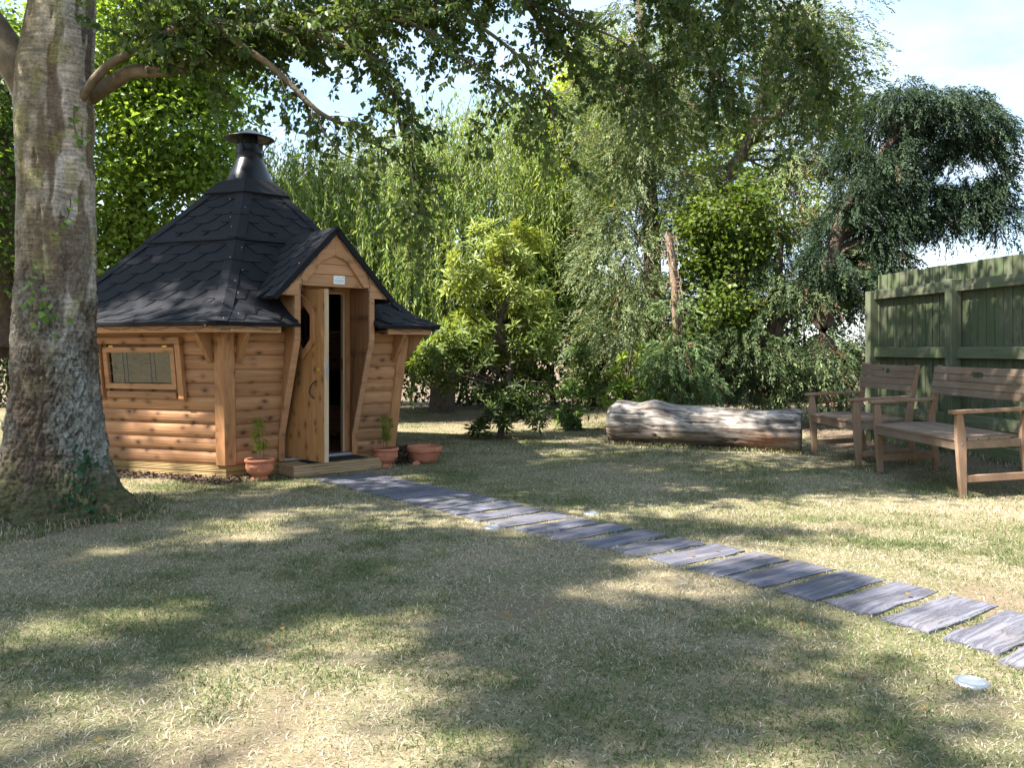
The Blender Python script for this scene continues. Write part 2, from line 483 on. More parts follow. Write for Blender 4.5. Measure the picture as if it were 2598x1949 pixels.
def soil_mask(x, y):
    x = np.asarray(x, float); y = np.asarray(y, float)
    p = np.stack([x * 1.3, y * 1.3, 0 * x], -1).reshape(-1, 3)
    n = fbm(p, 11, 4).reshape(x.shape) - 0.5
    a = sstep(0.0, 0.6, 1.15 - np.hypot((x + 0.5) / 1.9, (y - 14.4) / 1.15) + n * 1.2)
    f = sstep(3.95, 4.5, x + (y - 8) * 0.15 + n * 1.1) * sstep(4.5, 6, y) * (1 - sstep(11, 13, y)) * 0.9
    l = sstep(0.0, 0.5, 0.75 - np.hypot((x + 0.1) / 1.1, (y - 11.2) / 0.5) + n) * 0.7
    w = sstep(15.4, 16.6, y + n * 2) * 0.8
    s = sstep(0.20, 0.30, n) * 0.6
    s = np.maximum(s, 0.5 * sstep(1.0, 0.6, np.hypot(x - TREE[0], y - TREE[1]) + n * 0.8))
    return np.clip(np.maximum.reduce([a, f, l, w, s]), 0, 1)

gx = np.concatenate([[-400, -200, -100, -60, -40, -30, -24, -18, -14, -11], np.arange(-9, 9.01, 0.15), [11, 14, 18, 24, 30, 40, 60, 100, 200, 400]])
gy = np.concatenate([[-100, -50, -25, -12, -6, -3, -1], np.arange(0, 19.01, 0.15), [20, 22, 25, 30, 40, 60, 100, 200, 400, 800]])
GX, GY = np.meshgrid(gx, gy)
gv = np.stack([GX, GY, height(GX, GY)], -1).reshape(-1, 3)
nx, ny = len(gx), len(gy)
ii = (np.arange(ny - 1)[:, None] * nx + np.arange(nx - 1)[None]).ravel()
gq = np.stack([ii, ii + 1, ii + nx + 1, ii + nx], -1)
sm = soil_mask(GX, GY).ravel()
ground = tri_mesh('ground', gv, gq, M['ground'], col=np.repeat(sm[:, None], 3, 1), smooth=True)
tag(ground, kind='structure')

# ------------------------------------------------------------------ timber cabin
HUT = Vector((-2.98, 9.40, 0)); HROT = R(41.0)
T30 = math.tan(R(30)); C30 = math.cos(R(30))
Z0, Z1 = 0.12, 1.37                      # siding bottom and top
A0, A1 = 1.785 * C30, 1.955 * C30        # wall apothem there: the walls lean outwards
def ap(z): return A0 + (A1 - A0) * (z - Z0) / (Z1 - Z0)
cabin = thing('timber_cabin', 'six sided timber barbecue cabin with black shingle roof and open door', 'cabin', HUT, HROT)
ROT = [R(60 * k) for k in (0, -1, -2, -3, -4, -5)]      # facet 0 holds the door, facet 1 the window in view

PROF = [(0, 0), (0.016, 0.004), (0.025, 0.028), (0.028, 0.058), (0.025, 0.088), (0.014, 0.114), (0.004, 0.124)]
BH = 0.1275
def siding(x_lo, x_hi, z, h, parent, rot, mat=None):
    """one log-lap board; x_lo / x_hi are functions of height"""
    pr = [(o, min(zz, h)) for o, zz in PROF if zz <= h + 0.03]
    if pr[-1][1] < h: pr.append((0.004, h))
    A = [(x_lo(z + zz), -(ap(z + zz) + o), z + zz) for o, zz in pr] + [(x_lo(z + h), -(ap(z + h) - 0.02), z + h), (x_lo(z), -(ap(z) - 0.02), z)]
    B = [(x_hi(z + zz), -(ap(z + zz) + o), z + zz) for o, zz in pr] + [(x_hi(z + h), -(ap(z + h) - 0.02), z + h), (x_hi(z), -(ap(z) - 0.02), z)]
    piece('siding_board', prism(A, B), mat or M['cab_x'], parent, rot)

WIN = (-0.37, 0.43, 0.84, 1.20)
DX0, DX1 = -0.36, 0.40
for k, rt in enumerate(ROT):
    def lin(x0, x1, z0, z1, d=0.03):
        return prism([(x0 * 1, -(ap(z0) - 0.021), z0), (x1, -(ap(z0) - 0.021), z0), (x1, -(ap(z1) - 0.021), z1), (x0, -(ap(z1) - 0.021), z1)],
                     [(x0, -(ap(z0) - 0.021 - d), z0), (x1, -(ap(z0) - 0.021 - d), z0), (x1, -(ap(z1) - 0.021 - d), z1), (x0, -(ap(z1) - 0.021 - d), z1)])
    hw = A0 * T30 - 0.01
    if k == 0:
        g = join_geo([lin(-hw, DX0, Z0, Z1), lin(DX1, hw, Z0, Z1)])
    elif k == 1:
        g = join_geo([lin(-hw, WIN[0], Z0, Z1), lin(WIN[1], hw, Z0, Z1), lin(WIN[0], WIN[1], Z0, WIN[2]), lin(WIN[0], WIN[1], WIN[3], Z1)])
    else:
        g = lin(-hw, hw, Z0, Z1)
    wall = piece('wall', g, M['cab_in'], cabin, rt)
    lo = lambda z: -(ap(z) * T30 - 0.045); hi = lambda z: ap(z) * T30 - 0.045
    z = Z0
    while z < Z1 - 0.01:
        h = min(BH, Z1 - z)
        if k == 0:
            siding(lo, lambda z: DX0 - 0.03, z, h, wall, 0)
            siding(lambda z: DX1 + 0.03, hi, z, h, wall, 0)
        elif k == 1 and z + h > WIN[2] + 0.01 and z < WIN[3] - 0.01:
            siding(lo, lambda z: WIN[0], z, h, wall, 0)
            siding(lambda z: WIN[1], hi, z, h, wall, 0)
        else:
            siding(lo, hi, z, h, wall, 0)
        z += BH
    # two grooved plinth boards round the foot
    for zz, out in ((0.0, 0.030), (0.062, 0.026)):
        y0 = -(A0 + out); hwp = (A0 + out) * T30
        A = []; B = []
        prof = [(0, 0.002)] + [(0.0 if j % 2 == 0 else 0.007, 0.004 + j * 0.0135 / 2 * 1.0) for j in range(9)] + [(0, 0.058)]
        A = [(-hwp, y0 + o, zz + q) for o, q in prof] + [(-hwp, y0 + 0.03, zz + 0.058), (-hwp, y0 + 0.03, zz + 0.002)]
        B = [(hwp, y0 + o, zz + q) for o, q in prof] + [(hwp, y0 + 0.03, zz + 0.058), (hwp, y0 + 0.03, zz + 0.002)]
        piece('plinth_board', prism(A, B), M['plinth'], cabin, rt)
    # fascia under the roof edge
    yf = 2.26 * C30; hf = yf * T30
    if k == 0:
        for xa, xb in ((-hf + 0.003, -0.545), (0.60, hf - 0.003)):
            piece('fascia_board', box(xa, xb, -yf, -yf + 0.03, 1.345, 1.415), M['gable'], cabin, rt, bev=0.003)
    else:
        piece('fascia_board', box(-hf + 0.003, hf - 0.003, -yf, -yf + 0.03, 1.345, 1.415), M['gable'], cabin, rt, bev=0.003)
    # soffit boards
    for q in range(2):
        ya, yb = yf - 0.032 - q * 0.165, yf - 0.19 - q * 0.165
        if k == 0:
            segs = ((-yb * T30, -0.545), (0.60, yb * T30))
        else:
            segs = ((-yb * T30, yb * T30),)
        for xa, xb in segs:
            piece('soffit_board', box(xa, xb, -ya, -yb, 1.372, 1.386), M['cab_in'], cabin, rt)
    # corner post (at the left end of each facet) and its two brackets
    a = -R(120)
    def cp(z, o, s): # point on the corner ray, o outward, s sideways
        rr = ap(z) / C30 + o
        return (rr * math.cos(a) - s * math.sin(a), rr * math.sin(a) + s * math.cos(a), z)
    A = [cp(Z0, 0.050, 0), cp(Z0, -0.002, 0.09), cp(Z0, -0.07, 0.09), cp(Z0, -0.07, -0.09), cp(Z0, -0.002, -0.09)]
    B = [cp(Z1, 0.050, 0), cp(Z1, -0.002, 0.09), cp(Z1, -0.07, 0.09), cp(Z1, -0.07, -0.09), cp(Z1, -0.002, -0.09)]
    piece('corner_post', prism(A, B), M['cab_z'], cabin, rt, bev=0.004)
    for sgn in (-1, 1):
        # bracket lies against the facet on each side of the post
        ra = rt if sgn > 0 else rt - R(60)
        xs = sgn * -1
        xw = (ap(1.2) * T30 - 0.105)
        x0, x1 = (-xw, -xw + 0.045) if sgn > 0 else (xw - 0.045, xw)
        prof = [(ap(1.07) + 0.025, 1.07), (ap(1.07) + 0.055, 1.07), (ap(1.37) + 0.21, 1.33), (ap(1.37) + 0.21, 1.368), (ap(1.36) + 0.025, 1.368)]
        piece('eaves_bracket', prism([(x0, -y, z) for y, z in prof], [(x1, -y, z) for y, z in prof]), M['cab_z'], cabin, ra, bev=0.003)

# window in the left facet
def wf(x, z, o): return (x, -(ap(z) + o), z)
def wbar(x0, x1, z0, z1, o0, o1, name, parent, mat, rot, sh=0.0, bev=0.003):
    A = [wf(x0, z0, o0), wf(x1, z0, o0), wf(x1 + sh, z1, o0), wf(x0 + sh, z1, o0)]
    B = [wf(x0, z0, o1), wf(x1, z0, o1), wf(x1 + sh, z1, o1), wf(x0 + sh, z1, o1)]
    return piece(name, prism(A, B), mat, parent, rot, bev=bev)
rt = ROT[1]
x0, x1, z0, z1 = -0.39, 0.45, 0.82, 1.215
def frame_geo(x0, x1, z0, z1, w, oa, ob):
    gs = []
    for a_, b_, c_, d_ in ((x0, x1, z1 - w, z1), (x0, x1, z0, z0 + w), (x0, x0 + w, z0 + w + 0.001, z1 - w - 0.001), (x1 - w, x1, z0 + w + 0.001, z1 - w - 0.001)):
        gs.append(prism([wf(a_, c_, oa), wf(b_, c_, oa), wf(b_, d_, oa), wf(a_, d_, oa)], [wf(a_, c_, ob), wf(b_, c_, ob), wf(b_, d_, ob), wf(a_, d_, ob)]))
    return join_geo(gs)
win = piece('window', frame_geo(x0, x1, z0, z1, 0.052, 0.056, -0.03), M['cab_x'], cabin, rt, bev=0.003)
wbar(x0 + 0.05, x1 - 0.05, z0 + 0.05, z1 - 0.05, 0.020, 0.026, 'pane', win, M['glass'], 0, bev=0)
gw, gh = x1 - x0 - 0.1, z1 - z0 - 0.1
for fx in (0.22, 0.285, 0.655, 0.72):
    xx = x0 + 0.05 + gw * fx
    wbar(xx - 0.0022, xx + 0.0022, z0 + 0.05, z1 - 0.05, 0.027, 0.030, 'lead_strip', win, M['lead'], 0, bev=0)
for fz in (0.31, 0.655):
    zz = z0 + 0.05 + gh * fz
    wbar(x0 + 0.05, x1 - 0.05, zz - 0.0022, zz + 0.0022, 0.0305, 0.033, 'lead_strip', win, M['lead'], 0, bev=0)
wbar(-0.50, 0.54, 1.245, 1.305, 0.026, 0.085, 'window_header', win, M['cab_x'], 0)
wbar(-0.38, 0.44, 0.735, 0.795, 0.026, 0.06, 'window_sill', win, M['cab_x'], 0)
for xa in (-0.47, 0.475):
    A = [wf(xa, 1.244, 0.026), wf(xa, 1.244, 0.075), wf(xa, 0.735, 0.075), wf(xa, 0.705, 0.05), wf(xa, 0.705, 0.026)]
    B = [(p[0] + 0.062, p[1], p[2]) for p in A]
    piece('window_side_board', prism(A, B), M['cab_z'], win, 0, bev=0.003)
for xa in (-0.3, 0.33):
    wbar(xa, xa + 0.05, 1.216, 1.228, 0.05, 0.064, 'hinge', win, M['brass'], 0, bev=0)

# floor and inside bench
hexp = lambda r: [(r * math.cos(R(60 * i)), r * math.sin(R(60 * i))) for i in range(6)]
piece('floor', prism([(x, y, 0.09) for x, y in hexp(1.74)], [(x, y, 0.115) for x, y in hexp(1.74)]), M['cab_in'], cabin)
for k in (1, 2, 3, 4, 5):
    ya, yb = 1.48, 1.02
    for nm, zz, hh, mt, oa, ob in (('inner_bench', 0.46, 0.035, M['cab_in'], 0, 0), ('seat_cushion', 0.497, 0.07, M['cushion'], 0.02, 0.03)):
        P1 = [(-(yb + ob) * T30, -(yb + ob)), ((yb + ob) * T30, -(yb + ob)), ((ya - oa) * T30, -(ya - oa)), (-(ya - oa) * T30, -(ya - oa))]
        piece(nm, prism([(x, y, zz) for x, y in P1], [(x, y, zz + hh) for x, y in P1]), mt, cabin, ROT[k])
    piece('back_cushion', box(-0.7, 0.7, -1.50, -1.40, 0.58, 0.92), M['cushion'], cabin, ROT[k])
    piece('bench_front', box(-0.56, 0.56, -1.06, -1.04, 0.12, 0.459), M['cab_in'], cabin, ROT[k])

# roof: profile along the hips (circumradius, height), bell-cast at the eaves
RP = [(2.36, 1.425), (2.04, 1.535), (1.74, 1.755), (0.43, 2.905), (0.31, 3.05)]
RA = [(r * C30, z) for r, z in RP]
TL = [0.0]
for (r0, za), (r1, zb) in zip(RA, RA[1:]): TL.append(TL[-1] + math.hypot(r1 - r0, zb - za))
def rpt(t):
    for i in range(len(TL) - 1):
        if t <= TL[i + 1] or i == len(TL) - 2:
            u = (t - TL[i]) / (TL[i + 1] - TL[i])
            r = RA[i][0] + u * (RA[i + 1][0] - RA[i][0]); z = RA[i][1] + u * (RA[i + 1][1] - RA[i][1])
            L = TL[i + 1] - TL[i]
            return r, z, (RA[i + 1][1] - RA[i][1]) / L, -(RA[i + 1][0] - RA[i][0]) / L
def rmap(x, t, o):
    r, z, sx, cx_ = rpt(max(0.0, t))
    return (x, -(r + o * sx), z + o * cx_)
PO0, PO1, POZ = -0.395, 0.435, 1.97       # opening of the porch in the roof over the door
def ra_at(z):
    for (r0, za), (r1, zb) in zip(RA, RA[1:]):
        if za <= z <= zb: return r0 + (r1 - r0) * (z - za) / (zb - za)
gs = []
lev = sorted(RA + [(ra_at(POZ), POZ)], key=lambda q: q[1])
for k, rt in enumerate(ROT):
    c_, s_ = math.cos(rt), math.sin(rt)
    for (r0, za), (r1, zb) in zip(lev, lev[1:]):
        spans = [(-1, 0, 1, 0)] if k or za >= POZ - 1e-6 else [(-1, 0, 0, PO0), (0, PO1, 1, 0)]
        for ka, xa, kb, xb in spans:
            x = lambda kk, xx, r: kk * r * T30 if kk else xx
            A = [(x(ka, xa, r0), -r0, za), (x(kb, xb, r0), -r0, za), (x(kb, xb, r1), -r1, zb), (x(ka, xa, r1), -r1, zb)]
            B = [(q[0], q[1] + 0.012, q[2] - 0.026) for q in A]
            g_ = prism(A, B)
            gs.append(([(c_ * q[0] - s_ * q[1], s_ * q[0] + c_ * q[1], q[2]) for q in g_[0]], g_[1]))
V, F = join_geo(gs)
roof = piece('roof', (V, F), M['felt_base'], cabin)

def clip(poly, nx_, ny_, d):
    """keep nx*x + ny*y <= d"""
    out = []
    for i in range(len(poly)):
        a_, b_ = poly[i], poly[(i + 1) % len(poly)]
        da, db = nx_ * a_[0] + ny_ * a_[1] - d, nx_ * b_[0] + ny_ * b_[1] - d
        if da <= 0: out.append(a_)
        if (da < 0 < db) or (db < 0 < da):
            u = da / (da - db); out.append((a_[0] + u * (b_[0] - a_[0]), a_[1] + u * (b_[1] - a_[1])))
    return out
PIT, EXP = 0.335, 0.142
def tabs(tmin, tmax, hwf):
    """hexagonal shingle tabs in (x, t), clipped to |x| <= hwf(t)"""
    res = []; row = 0; t0 = tmin
    while t0 < tmax - 0.03:
        off = PIT / 2 if row % 2 else 0.0
        n = int(hwf(t0) / PIT) + 2
        for i in range(-n, n + 1):
            x0 = i * PIT + off; b_ = PIT * 0.26; p_ = PIT * 0.5
            jt = random.uniform(-0.004, 0.004)
            # split in t so that the tab can bend with the roof
            ts = [(x0 - b_, t0 + jt), (x0 + b_, t0 + jt), (x0 + p_ - 0.003, t0 + EXP), (x0 + p_ - 0.003, t0 + 2.05 * EXP), (x0 - p_ + 0.003, t0 + 2.05 * EXP), (x0 - p_ + 0.003, t0 + EXP)]
            ta, tb = t0, min(t0 + 2.05 * EXP, tmax)
            ha, hb = hwf(ta), hwf(tb)
            k_ = (hb - ha) / (tb - ta + 1e-9)
            pl = clip(ts, 0, 1, tmax)
            pl = clip(pl, 1, -k_, ha - k_ * ta) if len(pl) > 2 else pl
            pl = clip(pl, -1, -k_, ha - k_ * ta) if len(pl) > 2 else pl
            if len(pl) > 2:
                ar = abs(sum(pl[q][0] * pl[(q + 1) % len(pl)][1] - pl[(q + 1) % len(pl)][0] * pl[q][1] for q in range(len(pl)))) / 2
                if ar > 0.004: res.append((pl, t0))
        t0 += EXP; row += 1
    return res
SEAM = TL[2] + (TL[3] - TL[2]) * 0.47
def tabgeo(pl, t0, mp):
    f_ = lambda t: 0.004 + 0.014 * max(0.0, 1 - (t - t0) / (2.05 * EXP))
    return prism([mp(x, t, f_(t)) for x, t in pl], [mp(x, t, f_(t) - 0.009) for x, t in pl])
hwr = lambda t: rpt(max(0, t))[0] * T30
stuffg = []
for k, rt in enumerate(ROT):
    for pl, t0 in tabs(0.05, SEAM + 0.03, hwr) + tabs(SEAM - 0.005, TL[-2], hwr):
        up = 0.012 if t0 > SEAM - 0.01 else 0.0
        g = tabgeo(pl, t0, lambda x, t, o: rmap(x, t, o + up * (1 if t > SEAM - 0.04 else 1)))
        if k in (0, 1):
            # tabs hidden under the porch roof are left out
            cxm = sum(p[0] for p in pl) / len(pl); tm = sum(p[1] for p in pl) / len(pl)
            if k == 0:
                zz = rpt(tm)[1]
                if abs(cxm - 0.01) < 0.60 * (2.33 - zz) / 0.64 - 0.2 and zz > 1.8: continue
                if zz < POZ:
                    pl = clip(pl, 1, 0, PO0 - 0.004) if cxm < 0.02 else clip(pl, -1, 0, -PO1 - 0.004)
                    if len(pl) < 3: continue
                    g = tabgeo(pl, t0, lambda x, t, o: rmap(x, t, o + up))
            piece('shingle', g, M['felt'], roof, rt)
        else:
            c_, s_ = math.cos(rt), math.sin(rt)
            stuffg.append(([(c_ * x - s_ * y, s_ * x + c_ * y, z) for x, y, z in g[0]], g[1]))
    # starter strip along the eave, seam strip half way up, top band
    hs_ = hwr(0)
    spans = ((-hs_, -0.545), (0.60, hs_)) if k == 0 else ((-hs_, hs_),)
    for xa, xb in spans:
        piece('eaves_strip', prism([rmap(xa, 0.0, 0.012), rmap(xb, 0.0, 0.012), rmap(xb * 0.96 if abs(xb) > 0.7 else xb, 0.24, 0.0035), rmap(xa * 0.96 if abs(xa) > 0.7 else xa, 0.24, 0.0035)],
                                   [rmap(xa, 0.0, -0.016), rmap(xb, 0.0, -0.016), rmap(xb * 0.96 if abs(xb) > 0.7 else xb, 0.24, -0.004), rmap(xa * 0.96 if abs(xa) > 0.7 else xa, 0.24, -0.004)]), M['felt'], roof, rt)
    h1, h2 = hwr(SEAM), hwr(SEAM + 0.06)
    if True:
        piece('seam_strip', prism([rmap(-h1, SEAM - 0.025, 0.032), rmap(h1, SEAM - 0.025, 0.032), rmap(h2, SEAM + 0.06, 0.030), rmap(-h2, SEAM + 0.06, 0.030)],
                              [rmap(-h1, SEAM - 0.025, 0.010), rmap(h1, SEAM - 0.025, 0.010), rmap(h2, SEAM + 0.06, 0.010), rmap(-h2, SEAM + 0.06, 0.010)]), M['felt'], roof, rt)
    h3 = hwr(SEAM + 0.22)
    piece('starter_strip', prism([rmap(-h1, SEAM - 0.015, 0.016), rmap(h1, SEAM - 0.015, 0.016), rmap(h3, SEAM + 0.22, 0.013), rmap(-h3, SEAM + 0.22, 0.013)],
                                 [rmap(-h1, SEAM - 0.015, 0.008), rmap(h1, SEAM - 0.015, 0.008), rmap(h3, SEAM + 0.22, 0.008), rmap(-h3, SEAM + 0.22, 0.008)]), M['felt'], roof, rt)
    ta, tb = TL[3] - 0.06, TL[4]
    ha, hb = hwr(ta) + 0.02, hwr(tb) + 0.012
    piece('top_band', prism([rmap(-ha, ta, 0.055), rmap(ha, ta, 0.055), rmap(hb, tb, 0.03), rmap(-hb, tb, 0.03)],
                            [rmap(-ha, ta, 0.025), rmap(ha, ta, 0.025), rmap(hb, tb, 0.0), rmap(-hb, tb, 0.0)]), M['felt'], roof, rt)
    # hip caps
    a = -R(120)
    def hipp(t, s, o):
        i = 0
        while i < len(TL) - 2 and t > TL[i + 1]: i += 1
        u = (t - TL[i]) / (TL[i + 1] - TL[i]); r = RP[i][0] + u * (RP[i + 1][0] - RP[i][0]) ; z = RP[i][1] + u * (RP[i + 1][1] - RP[i][1])
        rr = r + o * 0.75 - abs(s) * 0.50
        return (rr * math.cos(a) - s * math.sin(a), rr * math.sin(a) + s * math.cos(a), z + o * 0.75)
    segs = [0.0, 0.14, TL[1], TL[2], TL[2] + 0.42, SEAM, SEAM + 0.4, TL[3]]
    for ta, tb in zip(segs, segs[1:]):
        o0, o1 = 0.026, 0.020
        if ta >= SEAM: o0 += 0.012; o1 += 0.012
        W_ = 0.085
        A = [hipp(ta, -W_, o0 - 0.004), hipp(ta, 0, o0), hipp(ta, W_, o0 - 0.004), hipp(tb + 0.02, W_, o1 - 0.004), hipp(tb + 0.02, 0, o1), hipp(tb + 0.02, -W_, o1 - 0.004)]
        B = [(x, y, z - 0.010) for x, y, z in A]
        V = A + B
        F = [(0, 1, 4, 5), (1, 2, 3, 4), (11, 10, 7, 6), (10, 9, 8, 7), (0, 6, 7, 1), (1, 7, 8, 2), (2, 8, 9, 3), (3, 9, 10, 4), (4, 10, 11, 5), (5, 11, 6, 0)]
        piece('hip_cap', (V, F), M['felt'], roof, rt)
sh = piece('shingles', join_geo(stuffg), M['felt'], cabin); sh['kind'] = 'stuff'

# chimney
ch = piece('chimney', lathe([(0.150, 3.30), (0.150, 3.32), (0.146, 3.325), (0.146, 3.40), (0.150, 3.405), (0.150, 3.415), (0.146, 3.42), (0.146, 3.50), (0.150, 3.515), (0.138, 3.515), (0.136, 3.30)], 40), M['steel'], cabin, smooth=True)
piece('chimney_cone', lathe([(0.315, 3.015), (0.305, 3.035), (0.245, 3.13), (0.19, 3.25), (0.158, 3.33), (0.151, 3.345)], 40), M['steel'], ch, smooth=True)
piece('chimney_cowl', lathe([(0.005, 3.70), (0.06, 3.675), (0.20, 3.612), (0.272, 3.585), (0.275, 3.578), (0.262, 3.572), (0.18, 3.600), (0.004, 3.655)], 40), M['steel'], ch, smooth=True)
piece('damper', lathe([(0.09, 3.515), (0.09, 3.625)], 24), M['steel'], ch, smooth=True)
for q in range(3):
    a = R(20 + 120 * q) - HROT
    V, Q = tube_np([(0.151 * math.cos(a), 0.151 * math.sin(a), 3.40), (0.155 * math.cos(a), 0.155 * math.sin(a), 3.46), (0.235 * math.cos(a), 0.235 * math.sin(a), 3.592)], 0.007, 6)
    piece('cowl_strut', (V, Q), M['steel'], ch)

# porch: gable roof, gable boards, cheeks
GY, GZ, GW, GB = -1.955, 2.33, 0.60, 1.695
XC = 0.01
slope = (GZ - GB) / GW
def main_y(z):
    """local y of the main roof surface of the door facet at height z"""
    for (r0, za), (r1, zb) in zip(RA, RA[1:]):
        if za <= z <= zb: return -(r0 + (r1 - r0) * (z - za) / (zb - za))
    return -RA[0][0]
proof = None
for sgn in (-1, 1):
    L = math.hypot(GW + 0.03, (GZ - GB) * (GW + 0.03) / GW)
    ux, uz = sgn * GW / math.hypot(GW, GZ - GB), -(GZ - GB) / math.hypot(GW, GZ - GB)
    def pm(y, t, o):  # y runs along the ridge, t down the slope measured from the eave upwards
        d = L - t
        return (XC + ux * d - sgn * uz * o * sgn * sgn, y, GZ + 0.012 + uz * d + abs(ux) * o)
    zb_ = GZ + 0.012 + uz * L
    yr, ye = main_y(2.33) + 0.12, main_y(max(zb_, 1.5)) + 0.12
    y0 = GY - 0.035
    A = [pm(y0, 0, 0), pm(yr if False else ye, 0, 0), pm(yr, L, 0), pm(y0, L, 0)]
    B = [pm(y0, 0, -0.025), pm(ye, 0, -0.025), pm(yr, L, -0.025), pm(y0, L, -0.025)]
    pr_ = piece('porch_roof', prism(A, B), M['felt_base'], cabin)
    row = 0; t0 = 0.0; P2, E2 = 0.30, 0.135
    while t0 < L - 0.03:
        off = P2 / 2 if row % 2 else 0
        for i in range(-1, 7):
            xm = y0 + 0.1 + i * P2 + off
            ts = [(xm - P2 * 0.26, t0), (xm + P2 * 0.26, t0), (xm + P2 * 0.49, t0 + E2), (xm + P2 * 0.49, t0 + 2.05 * E2), (xm - P2 * 0.49, t0 + 2.05 * E2), (xm - P2 * 0.49, t0 + E2)]
            pl = clip(ts, 0, 1, L); pl = clip(pl, -1, 0, -y0) if len(pl) > 2 else pl
            k_ = (yr - ye) / L
            pl = clip(pl, 1, -k_, ye) if len(pl) > 2 else pl
            if len(pl) > 2:
                f_ = lambda t: 0.004 + 0.013 * max(0.0, 1 - (t - t0) / (2.05 * E2))
                piece('shingle', prism([pm(x, t, f_(t)) for x, t in pl], [pm(x, t, f_(t) - 0.007) for x, t in pl]), M['felt'], pr_)
        t0 += E2; row += 1
    # verge strip of felt on the front edge
    piece('verge_strip', prism([pm(y0 - 0.004, -0.01, 0.022), pm(y0 + 0.09, -0.01, 0.022), pm(y0 + 0.09, L, 0.022), pm(y0 - 0.004, L, 0.022)],
                               [pm(y0 - 0.004, -0.01, -0.03), pm(y0 + 0.09, -0.01, 0.001), pm(y0 + 0.09, L, 0.001), pm(y0 - 0.004, L, -0.03)]), M['felt'], pr_)
    # rake board
    rk = [(0, GZ - 0.012), (-GW + 0.01, GB), (-0.375, GB), (-0.375, 1.80), (-0.315, 1.80), (-0.14, 2.035), (0, 2.095)]
    rk = [(XC - sgn * x * (1 if True else 0), z) for x, z in rk]
    if sgn < 0: rk = [(2 * XC - x, z) for x, z in rk]; rk = [(2 * XC - x, z) for x, z in rk]
    piece('rake_board', prism([(x, GY, z) for x, z in rk], [(x, GY + 0.035, z) for x, z in rk]), M['gable'], cabin, bev=0.003)
    # cheek board between door frame and gable
    xi = DX1 if sgn > 0 else DX0 - 0.035
    ck = [(-1.50, 0.12), (-1.585, 0.12), (-1.585, 0.33), (GY + 0.04, 1.28), (GY + 0.04, 1.86), (-1.50, 1.86)]
    piece('porch_cheek', prism([(xi, y, z) for y, z in ck], [(xi + 0.035, y, z) for y, z in ck]), M['cab_y'], cabin)
    # its front trim
    xo = xi - 0.012
    for (ya, za), (yb, zb) in (((-1.586, 0.12), (-1.586, 0.33)), ((-1.586, 0.332), (GY + 0.038, 1.28)), ((GY + 0.038, 1.282), (GY + 0.038, 1.80))):
        piece('cheek_trim', prism([(xo, ya, za), (xo + 0.058, ya, za), (xo + 0.058, yb, zb), (xo, yb, zb)], [(xo, ya - 0.03, za), (xo + 0.058, ya - 0.03, za), (xo + 0.058, yb - 0.03, zb), (xo, yb - 0.03, zb)]), M['gable'] if za > 0.3 else M['cab_z'], cabin, bev=0.002)
piece('ridge_cap', prism([(XC - 0.09, GY - 0.04, GZ - 0.062), (XC, GY - 0.04, GZ + 0.040), (XC + 0.09, GY - 0.04, GZ - 0.062), (XC, GY - 0.04, GZ + 0.016)],
                         [(XC - 0.09, -0.95, GZ - 0.062), (XC, -0.95, GZ + 0.040), (XC + 0.09, -0.95, GZ - 0.062), (XC, -0.95, GZ + 0.016)]), M['felt'], cabin)
for za, zb in ((1.795, 1.908), (1.911, 2.008), (2.011, 2.12)):
    wa = 0.40 if za < 1.9 else (0.36 if za < 2 else 0.22)
    piece('gable_board', box(XC - wa, XC + wa, GY + 0.036, GY + 0.058, za, zb), M['gable'], cabin, bev=0.003)
piece('porch_ceiling', box(DX0, DX1, GY + 0.06, -1.50, 1.862, 1.875), M['cab_in'], cabin)

# sign plate with its print
sp = piece('sign_plate', box(XC - 0.005, XC + 0.115, GY + 0.028, GY + 0.0355, 1.822, 1.905), M['white'], cabin)
sp['label'] = 'small white name plate with blue print on the gable'
tcv = bpy.data.curves.new('lettering', 'FONT'); tcv.body = 'ArcticCabins'; tcv.size = 0.0185; tcv.align_x = 'CENTER'; tcv.extrude = 0.0004
tcv.materials.append(M['blue'])
txo = bpy.data.objects.new('lettering', tcv); COL.objects.link(txo)
bpy.context.view_layer.update()
tme = bpy.data.meshes.new_from_object(txo.evaluated_get(bpy.context.evaluated_depsgraph_get()))
bpy.data.objects.remove(txo)
txt = link('lettering', tme, M['blue'], sp)
txt.location = (XC + 0.055, GY + 0.0275, 1.852); txt.rotation_euler = (R(90), 0, 0)
mt = [(0.018, 1.871), (0.040, 1.886), (0.052, 1.879), (0.066, 1.888), (0.085, 1.873)]
gs = []
for (xa, za), (xb, zb) in zip(mt, mt[1:]):
    gs.append(prism([(XC + xa, GY + 0.0272, za), (XC + xb, GY + 0.0272, zb), (XC + xb, GY + 0.0272, zb + 0.002), (XC + xa, GY + 0.0272, za + 0.002)],
                    [(XC + xa, GY + 0.0278, za), (XC + xb, GY + 0.0278, zb), (XC + xb, GY + 0.0278, zb + 0.002), (XC + xa, GY + 0.0278, za + 0.002)]))
gs.append(box(XC + 0.096, XC + 0.104, GY + 0.0272, GY + 0.0278, 1.884, 1.892))
gs.append(box(XC + 0.022, XC + 0.088, GY + 0.0272, GY + 0.0278, 1.8385, 1.8405))
piece('emblem', join_geo(gs), M['blue'], sp)

